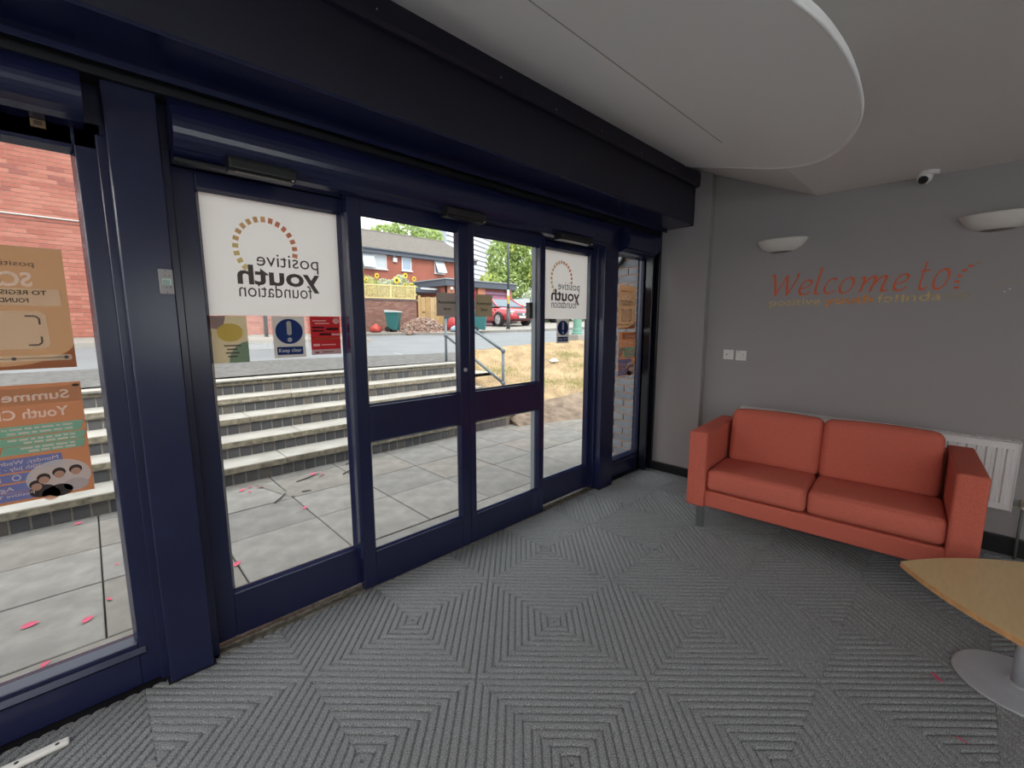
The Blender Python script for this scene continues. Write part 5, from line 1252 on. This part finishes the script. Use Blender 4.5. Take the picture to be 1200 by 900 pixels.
x, y = 8.0, 7.35; z0 = gz(x, y)
tag(obj('stone_bollard', MB().lathe([(.12, -.1), (.11, .20), (.08, .25), (0, .26)], (x, y, z0), 14), KERB, smooth=True), 'small stone bollard at the top of the grass bank', 'bollard')
tag(obj('paper_litter', MB().add([(7.05, 6.05, bank_z(7.05, 6.05)+.05), (7.22, 6.0, bank_z(7.2, 6)+.06), (7.25, 6.13, bank_z(7.2, 6.1)+.08), (7.1, 6.17, bank_z(7.1, 6.1)+.06)], [(0, 1, 2, 3)]), UPVC, recalc=False), 'scrap of white paper lying on the dry grass bank', 'litter')

# ------------------------------------------------------------------ trees and the tower far behind
plant('broadleaf_tree', (25, 25.5, 1.6), 'tall green broadleaf tree behind the garage', 'tree', [([(24.1, 25.9, 6.3, 1.35, 1.3, 1.9), (26.2, 24.8, 7.4, 2.4, 2.0, 2.6), (24.6, 25.5, 4.4, 1.9, 1.7, 1.7)], 9000, .15, LEAF[0]), ([(24.9, 25.1, 7.9, 1.5, 1.4, 1.5), (26.5, 23.9, 5.6, 1.6, 1.5, 1.7), (23.3, 26.2, 4.3, 1.2, 1.2, 1.1)], 5500, .14, LEAF[4])], ([(24.8, 25.4, 1.3), (24.9, 25.5, 3.5), (25.1, 25.4, 7.0)], [.3, .25, .12]))
plant('broadleaf_tree', (28, 22, 1.6), 'bushy light green tree right of the tall tree', 'tree', [([(28.5, 22.4, 5.0, 2.4, 2.0, 2.6), (27.2, 23.2, 3.2, 1.6, 1.5, 1.5)], 5000, .15, LEAF[4]), ([(30, 21, 4.4, 2.2, 2.0, 2.6)], 3500, .15, LEAF[0])], ([(28, 22.3, 1.3), (28.2, 22.3, 4.5)], [.25, .12]))
plant('garden_hedge', (22.5, 22.0, 1.5), 'dark green hedge behind the parked cars', 'hedge', [([(21.0, 22.6, 2.3, 1.5, 1.0, 1.3), (23.2, 20.8, 2.3, 1.6, 1.0, 1.3), (25, 19.2, 2.2, 1.6, 1.0, 1.2)], 5500, .10, LEAF[3])], ([(22.5, 22, 1.3), (22.5, 22, 2.2)], .08))
plant('flowering_shrub', (21.6, 20.0, 1.5), 'pale cream green shrub behind the dark grey car', 'shrub', [([(21.5, 20.0, 3.0, .85, .75, .8), (22.3, 19.3, 3.2, .8, .7, .8)], 2600, .07, LEAF[2])], ([(21.7, 19.9, 1.3), (21.7, 19.9, 2.6)], .05))
plant('distant_tree', (25, 40, 2), 'distant tree rising above the tiled roof of the house', 'tree', [([(23.0, 42.5, 10.4, 1.6, 1.5, 1.2), (24.8, 41.2, 11.0, 1.7, 1.5, 1.5), (26.4, 39.6, 10.2, 1.5, 1.4, 1.2)], 2600, .19, LEAF[0])], ([(24.8, 41, 1.6), (24.9, 41, 6), (25, 41, 10.5)], [.35, .3, .15]))
TWW = mat('tower_white_cladding', (.85, .87, .92), .4); TWG = mat('tower_dark_glass', (.40, .46, .54), .15)
tw = thing('tower_block', (60, 74, 1.4), 'distant pale tower block with horizontal white bands', 'building')
A_, B_ = Vector((50.3, 69.6, 0)), Vector((70.1, 78.2, 0)); dd = (B_-A_).normalized(); nn_ = Vector((-dd.y, dd.x, 0)) * 8
tm = MB(); tm.prism([(A_.x, A_.y), (B_.x, B_.y), (B_.x+nn_.x, B_.y+nn_.y), (A_.x+nn_.x, A_.y+nn_.y)], 'z', 1.4, 34); obj('glazing', tm, TWG, tw)
k = 3.0; nn2 = nn_/8*.25
while k < 34:
    m_ = MB().prism([(A_.x-nn2.x, A_.y-nn2.y), (B_.x-nn2.x, B_.y-nn2.y), (B_.x, B_.y), (A_.x, A_.y)], 'z', k, k+.62)
    obj('floor_band', m_, TWW, tw); k += 1.0

tag(obj('distant_ground', MB().box(-60, 130, 40.2, 130, -1, 1.45).box(34.2, 130, -20, 40.2, -1, 1.45), GRND), kind='structure')
